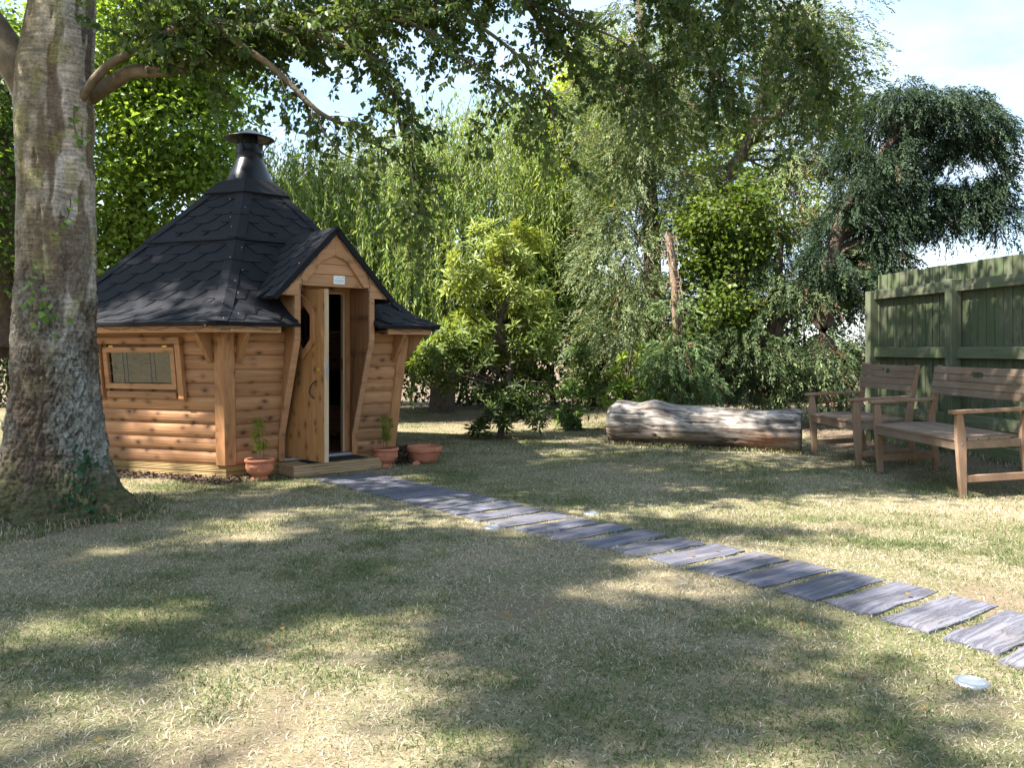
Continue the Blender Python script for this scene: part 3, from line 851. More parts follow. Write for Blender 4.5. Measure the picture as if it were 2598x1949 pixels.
# door frame, threshold, open door
DYP = -1.52
for nm, g, m_ in (('door_lintel', box(DX0 + 0.001, DX1 - 0.001, DYP - 0.03, DYP + 0.04, 1.77, 1.861), M['cab_x']),
                  ('door_jamb', box(DX0 + 0.001, DX0 + 0.055, DYP - 0.03, DYP + 0.04, 0.145, 1.769), M['cab_z']),
                  ('door_jamb', box(DX1 - 0.055, DX1 - 0.001, DYP - 0.03, DYP + 0.04, 0.145, 1.769), M['cab_z']),
                  ('jamb_seal', box(DX1 - 0.075, DX1 - 0.056, DYP - 0.02, DYP + 0.03, 0.145, 1.755), M['edge']),
                  ('head_seal', box(DX0 + 0.056, DX1 - 0.056, DYP - 0.02, DYP + 0.03, 1.755, 1.769), M['edge']),
                  ('threshold', box(DX0 + 0.002, DX1 - 0.002, DYP - 0.085, DYP + 0.05, 0.118, 0.144), M['alu'])):
    piece(nm, g, m_, cabin, bev=0.002)
piece('latch_plate', box(DX1 - 0.077, DX1 - 0.0755, DYP - 0.01, DYP + 0.012, 0.98, 1.10), M['iron'], cabin)
DW, DZ0, DZ1 = 0.615, 0.150, 1.752
HEXW = [(0.215, 1.06), (0.335, 1.13), (0.375, 1.30), (0.335, 1.47), (0.215, 1.56), (0.10, 1.47), (0.06, 1.30), (0.10, 1.13)]
def ring_geo(out, inn, y0, y1):
    n = len(out)
    V = [(x, y0, z) for x, z in out] + [(x, y0, z) for x, z in inn] + [(x, y1, z) for x, z in out] + [(x, y1, z) for x, z in inn]
    F = []
    for i in range(n):
        j = (i + 1) % n
        F += [(i, j, n + j, n + i), (2 * n + i, 3 * n + i, 3 * n + j, 2 * n + j), (i, 2 * n + i, 2 * n + j, j), (n + i, n + j, 3 * n + j, 3 * n + i)]
    return V, F
HX = [(0.30, 1.625), (0.415, 1.525), (0.425, 1.50), (0.425, 1.30), (0.415, 1.275), (0.30, 1.175), (0.185, 1.275), (0.175, 1.30), (0.175, 1.50), (0.185, 1.525)]
hc = (0.30, 1.40)
outr = []
for x, z in HX:   # project the hexagon's points onto the door outline so that the leaf has a real opening
    dx_, dz_ = x - hc[0], z - hc[1]
    t_ = min((DW - hc[0]) / dx_ if dx_ > 1e-6 else 9, (-hc[0]) / dx_ if dx_ < -1e-6 else 9, (1.72 - hc[1]) / dz_ if dz_ > 1e-6 else 9, (1.08 - hc[1]) / dz_ if dz_ < -1e-6 else 9)
    outr.append((hc[0] + dx_ * t_, hc[1] + dz_ * t_))
leaf = join_geo([box(0, DW, -0.02, 0.02, DZ0, 1.08), box(0, DW, -0.02, 0.02, 1.72, DZ1), ring_geo(outr, HX, -0.02, 0.02)] +
                [prism([(a_, -0.02, b_) for a_, b_ in tri], [(a_, 0.02, b_) for a_, b_ in tri]) for tri in ()])
door = piece('door', leaf, M['door'], cabin)
# corners left open by the fan above
def corner_tri(p, q, c): return prism([(p[0], -0.0195, p[1]), (q[0], -0.0195, q[1]), (c[0], -0.0195, c[1])], [(p[0], 0.0195, p[1]), (q[0], 0.0195, q[1]), (c[0], 0.0195, c[1])])
gs = []
for i in range(len(outr)):
    p, q = outr[i], outr[(i + 1) % len(outr)]
    if abs(p[0] - q[0]) > 1e-4 and abs(p[1] - q[1]) > 1e-4:
        c = (0.0 if min(p[0], q[0]) < 1e-3 else DW, 1.72 if max(p[1], q[1]) > 1.719 else 1.08)
        gs.append(corner_tri(p, q, c))
if gs: piece('door_panel', join_geo(gs), M['door'], door)
big = [(hc[0] + (x - hc[0]) * 1.45, hc[1] + (z - hc[1]) * 1.34) for x, z in HX]
big = [(max(0.002, x), z) for x, z in big]
piece('window_trim', ring_geo(big, [(hc[0] + (x - hc[0]) * 0.98, hc[1] + (z - hc[1]) * 0.98) for x, z in HX], -0.042, -0.0205), M['cab_z'], door)
piece('pane', prism([(x, -0.004, z) for x, z in HX], [(x, 0.004, z) for x, z in HX]), M['glass'], door)
for d_ in (-1, 1):
    for o_ in (-0.035, 0.035):
        A = [(hc[0] + o_ - 0.002, -0.007, 1.22), (hc[0] + o_ + 0.002, -0.007, 1.22), (hc[0] + o_ * 1 + d_ * 0.07 + 0.002, -0.007, 1.58), (hc[0] + o_ + d_ * 0.07 - 0.002, -0.007, 1.58)]
        piece('lead_strip', prism(A, [(x, -0.0045 - 0.0002 * d_, z) for x, y, z in A]), M['iron'], door)
hp = curve_pts([(0.50, -0.022, 0.90), (0.485, -0.045, 0.885), (0.448, -0.055, 0.84), (0.430, -0.05, 0.79), (0.445, -0.04, 0.755), (0.468, -0.022, 0.735)], 5)
piece('handle', tube_np(hp, np.linspace(0.006, 0.008, len(hp)), 8), M['iron'], door, smooth=True)
V, F = lathe([(0.001, -0.012), (0.018, -0.010), (0.020, 0.0)], 14)
piece('lock_rose', ([(0.53 + x, -0.02 + z, 1.005 + y) for x, y, z in V], F), M['brass'], door)
piece('door_edge', box(DW + 0.0005, DW + 0.012, -0.021, 0.021, DZ0 + 0.001, DZ1 - 0.001), M['edge'], door)
piece('latch_plate', box(DW + 0.0125, DW + 0.0145, -0.010, 0.012, 0.93, 1.09), M['alu'], door)
door.location = (DX0 + 0.07, DYP - 0.035, 0); door.rotation_euler = (0, 0, R(-82))

# wooden step and mats
st = thing('door_step', 'low decking step in front of the open cabin door', 'step', HUT, HROT)
SX0, SX1, SY0, SY1 = -0.41, 0.55, -1.93, -1.60
nb = 3
for i in range(nb):
    y_ = SY0 + (SY1 - SY0) * i / nb
    piece('deck_board', box(SX0, SX1, y_ + 0.002, y_ + (SY1 - SY0) / nb - 0.003, 0.082, 0.108), M['deck'], st, bev=0.003)
for q in range(3):
    piece('riser_board', box(SX0 + 0.004, SX1 - 0.004, SY0 + 0.006, SY0 + 0.03, 0.002 + q * 0.0265, 0.0265 + q * 0.0265), M['deck'], st, bev=0.003)
    for xa in (SX0 + 0.004, SX1 - 0.026):
        piece('side_board', box(xa, xa + 0.022, SY0 + 0.031, SY1, 0.002 + q * 0.0265, 0.0265 + q * 0.0265), M['deck'], st, bev=0.003)
mat_ = piece('door_mat', box(-0.22, 0.42, -1.865, -1.645, 0.1085, 0.117), M['rubber'], None, bev=0.002)
mat_.location = HUT; mat_.rotation_euler = (0, 0, HROT)
tag(mat_, 'black rubber mat on the decking step under the door', 'door mat')

# string of fairy lights along the eaves and up the porch
sl = thing('string_lights', 'dark cable of tiny fairy lights strung along the cabin eaves', 'string lights', HUT, HROT)
tb = Tubes(); bulbs = []
def rz(p, a_): return (p[0] * math.cos(a_) - p[1] * math.sin(a_), p[0] * math.sin(a_) + p[1] * math.cos(a_), p[2])
def strand(pts):
    tb.add(pts, 0.0022, 5)
    for i in range(1, len(pts), 4): bulbs.append(pts[i])
yf = 2.26 * C30 + 0.006
for k, xa, xb in ((1, -1.28, 1.28), (0, -1.28, -0.58), (0, 0.66, 1.28)):
    pts = []
    n = int((xb - xa) / 0.03)
    for i in range(n + 1):
        x = xa + (xb - xa) * i / n
        pts.append(rz((x, -yf - 0.003 - 0.004 * random.random(), 1.405 - 0.035 * abs(math.sin(i * 0.23 + k)) + random.uniform(-0.008, 0.008)), ROT[k]))
    strand(pts)
for sgn in (-1, 1):
    pts = []
    for i in range(26):
        u = i / 25; 
        pts.append((XC + sgn * (0.02 + 0.58 * u), GY - 0.012 - 0.004 * random.random(), GZ - 0.05 - 0.62 * u - 0.03 * abs(math.sin(i * 0.5)) + random.uniform(-0.006, 0.006)))
    strand(pts)
    pts = [(XC + sgn * (0.36 + random.uniform(-0.01, 0.01)) , GY - 0.012, 1.98 - 0.022 * i) for i in range(16)]
    strand(pts)
tb.build('cable', M['wire'], sl)
bg = []
for a in (-R(120), -R(60)):
    for t in np.arange(0.05, TL[3], 0.17):
        i = 0
        while i < len(TL) - 2 and t > TL[i + 1]: i += 1
        u = (t - TL[i]) / (TL[i + 1] - TL[i]); r = RP[i][0] + u * (RP[i + 1][0] - RP[i][0]); z = RP[i][1] + u * (RP[i + 1][1] - RP[i][1])
        t_j = 0; s = random.uniform(-0.16, 0.16)
        bulbs.append(((r + 0.01) * math.cos(a) - s * math.sin(a), (r + 0.01) * math.sin(a) + s * math.cos(a), z + 0.030 - abs(s) * 0.15))
for b_ in bulbs:
    V, F = lathe([(0.001, -0.006), (0.0038, -0.003), (0.0038, 0.003), (0.001, 0.006)], 6)
    bg.append(([(x + b_[0], y + b_[1], z + b_[2]) for x, y, z in V], F))
o = piece('bulbs', join_geo(bg), M['bulb'], sl); o['kind'] = 'stuff'

# ------------------------------------------------------------------ fence
FDIR = np.array([-0.154, 1.0]); FDIR /= np.linalg.norm(FDIR)
FA = np.array([4.50, 10.05])                      # far end of the fence
frot = math.atan2(-FDIR[1], -FDIR[0])             # local x runs towards the camera along the fence
fence = thing('garden_fence', 'tall green stained board fence behind the two benches', 'fence', (FA[0], FA[1], 0), frot)
# local +y of the fence points away from the garden when x runs towards the viewer, so the garden side is -y
FL = 5.6; FZ = 2.10
n = int(FL / 0.118)
for i in range(n):
    x = -0.02 + i * 0.118
    top = FZ + random.uniform(-0.006, 0.006)
    piece('fence_board', prism([(x, 0.0, 0.24), (x + 0.124, -0.008, 0.24), (x + 0.124, -0.008, top), (x, 0.0, top)],
                               [(x, 0.012, 0.24), (x + 0.124, -0.001, 0.24), (x + 0.124, -0.001, top), (x, 0.012, top)]), M['fence'], fence)
POSTS = [-0.10, 1.36, 3.05, 4.75]
for xp in POSTS:
    piece('fence_post', box(xp - 0.055, xp + 0.055, -0.135, -0.018, 0.0, 1.93 if xp > 0 else 1.90), M['fence'], fence, bev=0.006)
for (xa, xb) in [(POSTS[i] + 0.056, POSTS[i + 1] - 0.056) for i in range(3)]:
    for zc in (1.86, 1.16, 0.46):
        pr = [(-0.014, zc - 0.06), (-0.085, zc - 0.06), (-0.085, zc - 0.015), (-0.075, zc + 0.055), (-0.014, zc + 0.062)]
        piece('fence_rail', prism([(xa, y, z) for y, z in pr], [(xb, y, z) for y, z in pr]), M['fence_x'], fence, bev=0.003)
    piece('gravel_board', box(xa, xb, -0.05, -0.014, 0.03, 0.239), M['fence_x'], fence, bev=0.004)
# capping of the boards at the far end turns the corner for a short way
piece('fence_end_board', box(-0.045, -0.022, -0.03, 0.05, 0.2, 2.09), M['fence'], fence)

# ------------------------------------------------------------------ benches
def make_bench(label, loc, rotz, tilt, L=0.64):
    t = thing('garden_bench', label, 'bench', loc, rotz, 'wooden garden benches by the fence')
    t.rotation_euler = (tilt, 0, rotz)
    B, Z = M['bench'], M['bench_z']
    for sx in (-1, 1):
        xa, xb = sx * L - 0.021, sx * L + 0.021
        fl = [(-0.005, -0.01), (0.045, -0.01), (0.062, 0.42), (0.060, 0.50), (0.040, 0.672), (-0.012, 0.672), (-0.022, 0.46), (-0.018, 0.40)]
        piece('front_leg', prism([(xa, y, z) for y, z in fl], [(xb, y, z) for y, z in fl]), Z, t, bev=0.004)
        bl = [(0.575, -0.01), (0.628, -0.01), (0.585, 0.40), (0.59, 0.50), (0.690, 1.005), (0.655, 1.012), (0.528, 0.52), (0.522, 0.40)]
        piece('back_leg', prism([(xa, y, z) for y, z in bl], [(xb, y, z) for y, z in bl]), Z, t, bev=0.004)
        piece('armrest', box(sx * L - 0.036, sx * L + 0.036, -0.055, 0.605, 0.673, 0.702), Z, t, bev=0.005)
        piece('side_stretcher', box(sx * L - 0.016, sx * L + 0.016, 0.05, 0.565, 0.115, 0.172), Z, t, bev=0.003)
        piece('side_apron', box(sx * L - 0.015, sx * L + 0.015, 0.058, 0.523, 0.385, 0.452), B, t, bev=0.003)
        piece('bolt', box(sx * L - 0.0235 if sx < 0 else sx * L + 0.0215, sx * L - 0.0215 if sx < 0 else sx * L + 0.0235, 0.012, 0.026, 0.425, 0.439), M['alu'], t)
    piece('front_apron', box(-L + 0.022, L - 0.022, -0.008, 0.018, 0.378, 0.452), B, t, bev=0.003)
    piece('back_apron', box(-L + 0.022, L - 0.022, 0.535, 0.56, 0.385, 0.452), B, t, bev=0.003)
    for i in range(6):
        y0 = -0.02 + i * 0.0925
        if i == 0: xs = (-L + 0.022, L - 0.022)
        elif i == 5: xs = (-L + 0.022, L - 0.022)
        else: xs = (-L - 0.018, L + 0.018)
        piece('seat_slat', box(xs[0], xs[1], y0, y0 + 0.087, 0.4525, 0.476), B, t, bev=0.003)
    # back slats lean with the back legs; the top two share a rounded hand hole
    lean = (0.690 - 0.59) / 0.505
    def bp(x, s, o): return (x, 0.548 + (s - 0.50) * 0.213 * 0.93 + o + 0.022, s)
    s0, sh_ = 0.742, 0.0605
    for i in range(4):
        za, zb = s0 + i * (sh_ + 0.0055), s0 + i * (sh_ + 0.0055) + sh_
        xl = L + 0.018
        hw, d, r_ = 0.085, 0.022, 0.014
        if i == 2:
            pl = [(-xl, za), (xl, za), (xl, zb), (hw, zb), (hw, zb - d + r_), (hw - r_, zb - d), (-hw + r_, zb - d), (-hw, zb - d + r_), (-hw, zb), (-xl, zb)]
        elif i == 3:
            pl = [(-xl, za), (-hw, za), (-hw, za + d - r_), (-hw + r_, za + d), (hw - r_, za + d), (hw, za + d - r_), (hw, za), (xl, za), (xl, zb), (-xl, zb)]
        else:
            pl = [(-xl, za), (xl, za), (xl, zb), (-xl, zb)]
        piece('back_slat', prism([bp(x, s, -0.046) for x, s in pl], [bp(x, s, -0.024) for x, s in pl]), B, t, bev=0.002)
    return t
make_bench('nearer wooden garden bench, cut by the right edge of the picture', (3.575, 7.33, 0.0), R(-85.5), R(2.6))
make_bench('farther wooden garden bench between the log and the nearer bench', (3.42, 8.80, 0.0), R(-86.5), R(2.6), 0.52)

# ------------------------------------------------------------------ path of stone sleepers
path = bpy.data.objects.new('path', None); COL.objects.link(path); tag(path, kind='structure')
def sleeper(seed):
    rs = np.random.default_rng(seed)
    nu, nv = 15, 6
    V = []; F = []
    for j in range(nv):
        for i in range(nu):
            x = -0.5 + i / (nu - 1); y = -0.5 + j / (nv - 1)
            V.append([x, y, 0.0])
    V = np.array(V)
    e = (abs(V[:, 0]) > 0.499) | (abs(V[:, 1]) > 0.499)
    V[:, 0] *= 0.60; V[:, 1] *= 0.226
    V[:, 1] += np.where(e, (vnoise(np.stack([V[:, 0] * 12, V[:, 1] * 0 + np.sign(V[:, 1]) * 5, V[:, 0] * 0], -1), seed) - 0.5) * 0.020, 0)
    V[:, 0] += np.where(e, (vnoise(np.stack([V[:, 1] * 25, np.sign(V[:, 0]) * 5, V[:, 0] * 0], -1), seed + 1) - 0.5) * 0.028, 0)
    V[:, 2] = 0.012 + (fbm(np.stack([V[:, 0] * 5, V[:, 1] * 40, V[:, 0] * 0], -1), seed, 3) - 0.5) * 0.010
    V[:, 2] -= np.where(e, 0.008, 0)
    F = [(j * nu + i, j * nu + i + 1, (j + 1) * nu + i + 1, (j + 1) * nu + i) for j in range(nv - 1) for i in range(nu - 1)]
    ring = [i for i in range(nu)] + [j * nu + nu - 1 for j in range(1, nv)] + [(nv - 1) * nu + i for i in range(nu - 2, -1, -1)] + [j * nu for j in range(nv - 2, 0, -1)]
    b0 = len(V)
    low = V[ring].copy(); low[:, 2] = -0.05
    V = np.concatenate([V, low])
    for i in range(len(ring)):
        j = (i + 1) % len(ring)
        F.append((ring[j], ring[i], b0 + i, b0 + j))
    return V, F
stone_me = []
for s in range(6):
    V, F = sleeper(100 + s)
    o = piece('stone_sleeper', (V, F), M['stone'], path)
    stone_me.append(o.data); bpy.data.objects.remove(o)
PTH = [(-1.56, 7.72), (-1.40, 7.54)]
SLEEP = []
pc = curve_pts([(-1.52, 7.70, 0, 0), (-0.78, 6.82, 0, 0), (0.20, 5.70, 0, 0), (0.98, 4.88, 0, 0), (1.65, 4.12, 0, 0), (1.96, 3.72, 0, 0), (2.13, 3.40, 0, 0), (2.25, 3.0, 0, 0), (2.36, 2.4, 0, 0)], 40)
sd = np.concatenate([[0], np.cumsum(np.hypot(np.diff(pc[:, 0]), np.diff(pc[:, 1])))])
s_ = 0.0; i = 0
while s_ < sd[-1]:
    x = np.interp(s_, sd, pc[:, 0]); y = np.interp(s_, sd, pc[:, 1])
    u = min(1, s_ / 4.5)
    ang = R(40 - 4.5 * u + random.uniform(-2.0, 2.0))
    o = link('stone_sleeper', stone_me[i % 6], None, path)
    o.location = (x + random.uniform(-0.012, 0.012), y + random.uniform(-0.012, 0.012), float(height(np.array([x]), np.array([y]))[0]) + 0.004)
    o.rotation_euler = (random.uniform(-0.01, 0.01), random.uniform(-0.008, 0.008), ang + (math.pi if random.random() < 0.5 else 0))
    SLEEP.append((x, y, ang))
    s_ += 0.232 + 0.040 * min(1, s_ / 2.0); i += 1

# ------------------------------------------------------------------ recessed ground lights
def gl(loc, label, dz=-0.004):
    z = float(height(np.array([loc[0]]), np.array([loc[1]]))[0])
    t = thing('ground_light', label, 'ground light', (loc[0], loc[1], z + dz), 0, 'round ground lights beside the path')
    piece('rim', lathe([(0.046, 0.012), (0.048, 0.014), (0.056, 0.013), (0.060, 0.006), (0.060, -0.05)], 28), M['alu'], t, smooth=True)
    piece('lens', lathe([(0.0005, 0.013), (0.03, 0.0125), (0.0465, 0.011)], 24), M['lens'], t)
gl((1.668, 3.004), 'round steel ground light nearest the camera, lower right in the grass')
gl((-0.134, 5.526), 'round ground light left of the path, midway to the cabin')
gl((0.577, 6.029), 'round ground light right of the path, midway to the cabin', -0.010)
gl((0.826, 4.242), 'round ground light half sunk in grass left of the near path', -0.014)
gl((1.649, 4.791), 'round ground light half sunk in grass right of the near path', -0.014)

# ------------------------------------------------------------------ log
def make_log():
    nl, nr = 150, 128
    L = 2.30
    t = np.linspace(0, 1, nl); a = np.linspace(0, 2 * np.pi, nr, endpoint=False)
    Tt, Aa = np.meshgrid(t, a, indexing='ij')
    x = (Tt - 0.5) * L
    r = 0.275 - 0.02 * sstep(0.3, 0.6, Tt) + 0.012 * sstep(0.8, 1.0, Tt)
    bul = np.exp(-((Tt - 0.25) / 0.07) ** 2) * np.exp(-((Aa - 1.75) / 0.7) ** 2) * 0.075
    bul += np.exp(-((Tt - 0.07) / 0.06) ** 2) * np.exp(-((Aa - 1.6) / 0.8) ** 2) * 0.03
    p = np.stack([x * 1.5, np.cos(Aa) * 1.2, np.sin(Aa) * 1.2], -1).reshape(-1, 3)
    p2 = np.stack([x * 2.2, np.cos(Aa) * 9, np.sin(Aa) * 9], -1).reshape(-1, 3)
    n1 = (fbm(p, 21, 3) - 0.5).reshape(x.shape); n2 = (fbm(p2, 22, 4) - 0.5).reshape(x.shape)
    cr_ = fbm(np.stack([x * 1.6, np.cos(Aa) * 7 + n1 * 2, np.sin(Aa) * 7 + n1 * 2], -1).reshape(-1, 3), 24, 3).reshape(x.shape)
    gro = sstep(0.035, 0.0, np.abs(cr_ - 0.5)) * sstep(0.35, 0.5, fbm(p * 2.5, 27, 2).reshape(x.shape))
    fib = (vnoise(np.stack([x * 5, np.cos(Aa) * 26, np.sin(Aa) * 26], -1).reshape(-1, 3), 28) - 0.5).reshape(x.shape)
    r = r + bul + n1 * 0.07 + n2 * 0.022 - gro * 0.016 + fib * 0.006
    r = r * (1 - 0.16 * np.exp(-(Tt / 0.018) ** 2)) * (1 - 0.05 * np.exp(-((1 - Tt) / 0.008) ** 2))
    y = r * np.cos(Aa); z = r * np.sin(Aa)
    z = np.maximum(z, -0.245)
    V = np.stack([x, y, z], -1).reshape(-1, 3)
    i = (np.arange(nl - 1)[:, None] * nr + np.arange(nr)[None]).ravel(); k = np.tile(np.arange(nr), nl - 1)
    nb_ = i - k + (k + 1) % nr
    Q = np.stack([i, nb_, nb_ + nr, i + nr], -1)
    up = (np.sin(Aa)).ravel(); tt = Tt.ravel(); s = fbm(p2 * np.array([1.0, 1, 1]), 31, 4); q = fbm(p * 2.0, 33, 4)
    grey = np.array([0.27, 0.235, 0.205]); pale = np.array([0.46, 0.41, 0.36]); brown = np.array([0.19, 0.135, 0.09]); dark = np.array([0.07, 0.05, 0.038]); red = np.array([0.19, 0.10, 0.062])
    c = grey + (pale - grey) * sstep(0.45, 0.7, q)[:, None]
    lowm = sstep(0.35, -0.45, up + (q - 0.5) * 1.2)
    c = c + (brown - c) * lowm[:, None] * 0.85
    c = c + (dark - c) * (sstep(0.52, 0.64, s) * 0.85)[:, None]
    c = c * (0.75 + 0.5 * (fib.ravel() + 0.5))[:, None]
    c = c + (dark * 0.6 - c) * (gro.ravel() * 0.85)[:, None]
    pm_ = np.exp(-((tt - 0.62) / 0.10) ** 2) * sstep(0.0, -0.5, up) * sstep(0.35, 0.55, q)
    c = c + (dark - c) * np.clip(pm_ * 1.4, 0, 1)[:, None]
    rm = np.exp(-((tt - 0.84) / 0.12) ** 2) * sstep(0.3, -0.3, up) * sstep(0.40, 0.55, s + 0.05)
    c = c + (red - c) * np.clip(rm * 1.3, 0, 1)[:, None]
    # end discs
    n0 = len(V); ends = []; ec = []
    Qs = [Q]
    for e, ring in ((0, np.arange(nr)), (1, np.arange(nr) + (nl - 1) * nr)):
        prev = ring
        for f_ in (0.8, 0.5, 0.2, 0.02):
            base = V[ring].copy(); cen = base.mean(0)
            nr_ = cen + (base - cen) * f_; nr_[:, 0] += (0.006 if e else -0.006) * (1 - f_)
            ids = np.arange(nr) + n0; n0 += nr
            ends.append(nr_); ec.append(np.tile(np.array([0.10, 0.075, 0.06]) * (0.8 + 0.5 * random.random()), (nr, 1)))
            j = np.roll(np.arange(nr), -1)
            Qs.append(np.stack([prev, prev[j], ids[j], ids], -1) if e else np.stack([prev[j], prev, ids, ids[j]], -1))
            prev = ids
    V = np.concatenate([V] + ends); c = np.concatenate([c] + ec); Q = np.concatenate(Qs)
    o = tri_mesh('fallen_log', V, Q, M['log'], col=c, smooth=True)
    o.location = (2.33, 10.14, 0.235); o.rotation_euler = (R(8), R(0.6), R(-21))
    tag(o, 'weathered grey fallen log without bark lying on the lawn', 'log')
make_log()

# ------------------------------------------------------------------ terracotta pots
def relief(geo, amp, zlo, zhi, seed):
    V = np.array(geo[0]); a = np.arctan2(V[:, 1], V[:, 0]); z = V[:, 2]
    n = fbm(np.stack([np.cos(a) * 4, np.sin(a) * 4, z * 38], -1), seed, 2) - 0.5
    m = sstep(zlo, zlo + 0.02, z) * (1 - sstep(zhi - 0.02, zhi, z)) * (np.hypot(V[:, 0], V[:, 1]) > 0.03)
    k = 1 + n * m * amp
    V[:, 0] *= k; V[:, 1] *= k
    return V, geo[1]
def urn(label, loc):
    t = thing('terracotta_pot', label, 'flower pot', loc, 0, 'terracotta pots beside the cabin door')
    body = [(0.0, 0.012), (0.055, 0.012)]
    prof = [(0.078, 0.045), (0.095, 0.06), (0.112, 0.08), (0.122, 0.10), (0.127, 0.125), (0.126, 0.15), (0.121, 0.165)]
    fine = []
    for (r0, za), (r1, zb) in zip(prof, prof[1:]):
        for q in range(4): fine.append((r0 + (r1 - r0) * q / 4, za + (zb - za) * q / 4))
    fine.append(prof[-1])
    piece('body', relief(lathe(fine, 64), 0.18, 0.06, 0.155, 5), M['terra'], t, smooth=True)
    piece('foot', lathe([(0.0005, 0.0), (0.074, 0.0), (0.078, 0.008), (0.074, 0.022), (0.062, 0.034), (0.079, 0.046)], 40), M['terra'], t, smooth=True)
    piece('rim', lathe([(0.119, 0.160), (0.130, 0.164), (0.138, 0.172), (0.138, 0.188), (0.132, 0.196), (0.120, 0.194), (0.116, 0.180)], 40), M['terra'], t, smooth=True)
    piece('soil', lathe([(0.0005, 0.178), (0.117, 0.174)], 32), M['soil'], t)
    return t
POT1 = (-2.30, 7.56); POT2 = (-1.285, 8.40)
urn('terracotta urn with a wispy plant left of the door step', (*POT1, 0.0))
urn('terracotta urn with a wispy plant right of the door step', (*POT2, 0.0))
t = thing('terracotta_bowl', 'wide shallow terracotta bowl rightmost of the three pots', 'flower pot', (-0.925, 8.75, 0.0), 0, 'terracotta pots beside the cabin door')
piece('body', lathe([(0.0005, 0.0), (0.115, 0.0), (0.122, 0.006), (0.150, 0.06), (0.168, 0.115)], 48), M['terra'], t, smooth=True)
piece('rim', lathe([(0.166, 0.112), (0.182, 0.116), (0.187, 0.13), (0.188, 0.165), (0.180, 0.172), (0.170, 0.170), (0.164, 0.12), (0.150, 0.10)], 48), M['terra'], t, smooth=True)
piece('soil', lathe([(0.0005, 0.112), (0.158, 0.108)], 32), M['soil'], t)
sh_ = prism([(-0.04, -0.008, 0.002), (0.02, -0.012, 0.0), (0.045, 0.0, 0.012), (0.012, 0.004, 0.045), (-0.03, 0.0, 0.034)], [(-0.038, 0.006, 0.0), (0.022, 0.004, 0.0), (0.047, 0.014, 0.012), (0.014, 0.018, 0.045), (-0.028, 0.014, 0.034)])
o = piece('pot_shard', sh_, M['terra'], None, bev=0.002); o.location = (-0.985, 8.50, 0.004)
tag(o, 'broken terracotta shard leaning in front of the shallow bowl', 'shard')

# ------------------------------------------------------------------ foliage tools
def norm(v): return v / (np.linalg.norm(v, axis=-1, keepdims=True) + 1e-9)

def leaf_mesh(name, C, A, N, L, W, col, mat, parent, fold=0.25, wide=0.42):
    """one folded four-point leaf per row: base C, axis A, normal N"""
    n = len(C)
    A = norm(A); Bv = norm(np.cross(A, N)); Nn = np.cross(Bv, A)
    L = np.broadcast_to(L, (n,))[:, None]; W = np.broadcast_to(W, (n,))[:, None]
    V = np.empty((n, 4, 3), np.float32)
    V[:, 0] = C
    V[:, 1] = C + A * L * wide + Bv * W * 0.5 + Nn * W * fold
    V[:, 2] = C + A * L - Nn * L * 0.12
    V[:, 3] = C + A * L * wide - Bv * W * 0.5 + Nn * W * fold
    i = np.arange(n)[:, None] * 4
    T = np.concatenate([i + np.array([[0, 1, 2]]), i + np.array([[0, 2, 3]])])
    o = tri_mesh(name, V.reshape(-1, 3), T, mat, parent, col=np.repeat(col, 4, 0))
    return o

def rdir(n): return norm(rng.normal(0, 1, (n, 3)))

def pal(n, cols, jit=0.18, key=None):
    """colours picked along a palette, key in 0..1"""
    cols = np.array(cols, float)
    k = rng.random(n) if key is None else np.clip(key, 0, 1)
    t = k * (len(cols) - 1); i = np.clip(t.astype(int), 0, len(cols) - 2); u = (t - i)[:, None]
    c = cols[i] * (1 - u) + cols[i + 1] * u
    return np.clip(c * (1 + rng.normal(0, jit, (n, 1))), 0.004, 0.9)

def in_blobs(blobs, n, shell=0.55):
    """points in a union of ellipsoids, denser near the skin; also outward direction"""
    b = np.array([q[:6] for q in blobs], float)
    w = np.array([(q[6] if len(q) > 6 else 1.0) * (q[3] * q[4] * q[5]) ** 0.72 for q in blobs]); w /= w.sum()
    i = rng.choice(len(b), n, p=w)
    d = rdir(n)
    r = np.where(rng.random(n) < shell, rng.uniform(0.78, 1.05, n), rng.random(n) ** (1 / 3.0))[:, None]
    wob = 0.75 + 0.5 * vnoise(d * 2.3 + i[:, None] * 7.7, 5)[:, None]
    return b[i, :3] + d * r * wob * b[i, 3:6], d, i

def leaf_cloud(name, parent, blobs, clumps, per, size, cols, spread=0.16, aspect=0.62, mat='leaf', up=0.6, shell=0.55, sag=0.3, flat=0.6, gaps=0.0, holes=0.0):
    P, d, bi = in_blobs(blobs, clumps, shell)
    if gaps:   # open holes in the crown
        sd_ = np.array(SUN_DIR); Pp = P - (P @ sd_)[:, None] * sd_     # gaps run through the crown along the light
        k_ = fbm(Pp * 1.8, 77, 2) > gaps
        P, d = P[k_], d[k_]; clumps = len(P)
    if holes:  # uneven outline
        k_ = fbm(P * 2.0, 79, 2) > holes
        P, d = P[k_], d[k_]; clumps = len(P)
    ck = rng.random(clumps) * 0.6 + 0.4 * fbm(P * 0.9, 9, 2)
    C = np.repeat(P, per, 0) + rng.normal(0, 1, (clumps * per, 3)) * spread * np.array([1, 1, flat])
    D = np.repeat(d, per, 0)
    n = len(C)
    A = rdir(n) * np.array([1, 1, 0.5]) + D * 0.5 + np.array([0, 0, -sag])
    N = rdir(n) + np.array([0, 0, up]) + D * 0.3
    L = size * rng.uniform(0.6, 1.25, n)
    col = pal(n, cols, 0.16, np.repeat(ck, per) + rng.normal(0, 0.12, n))
    return leaf_mesh(name, C, A, N, L, L * aspect, col, M[mat], parent), P

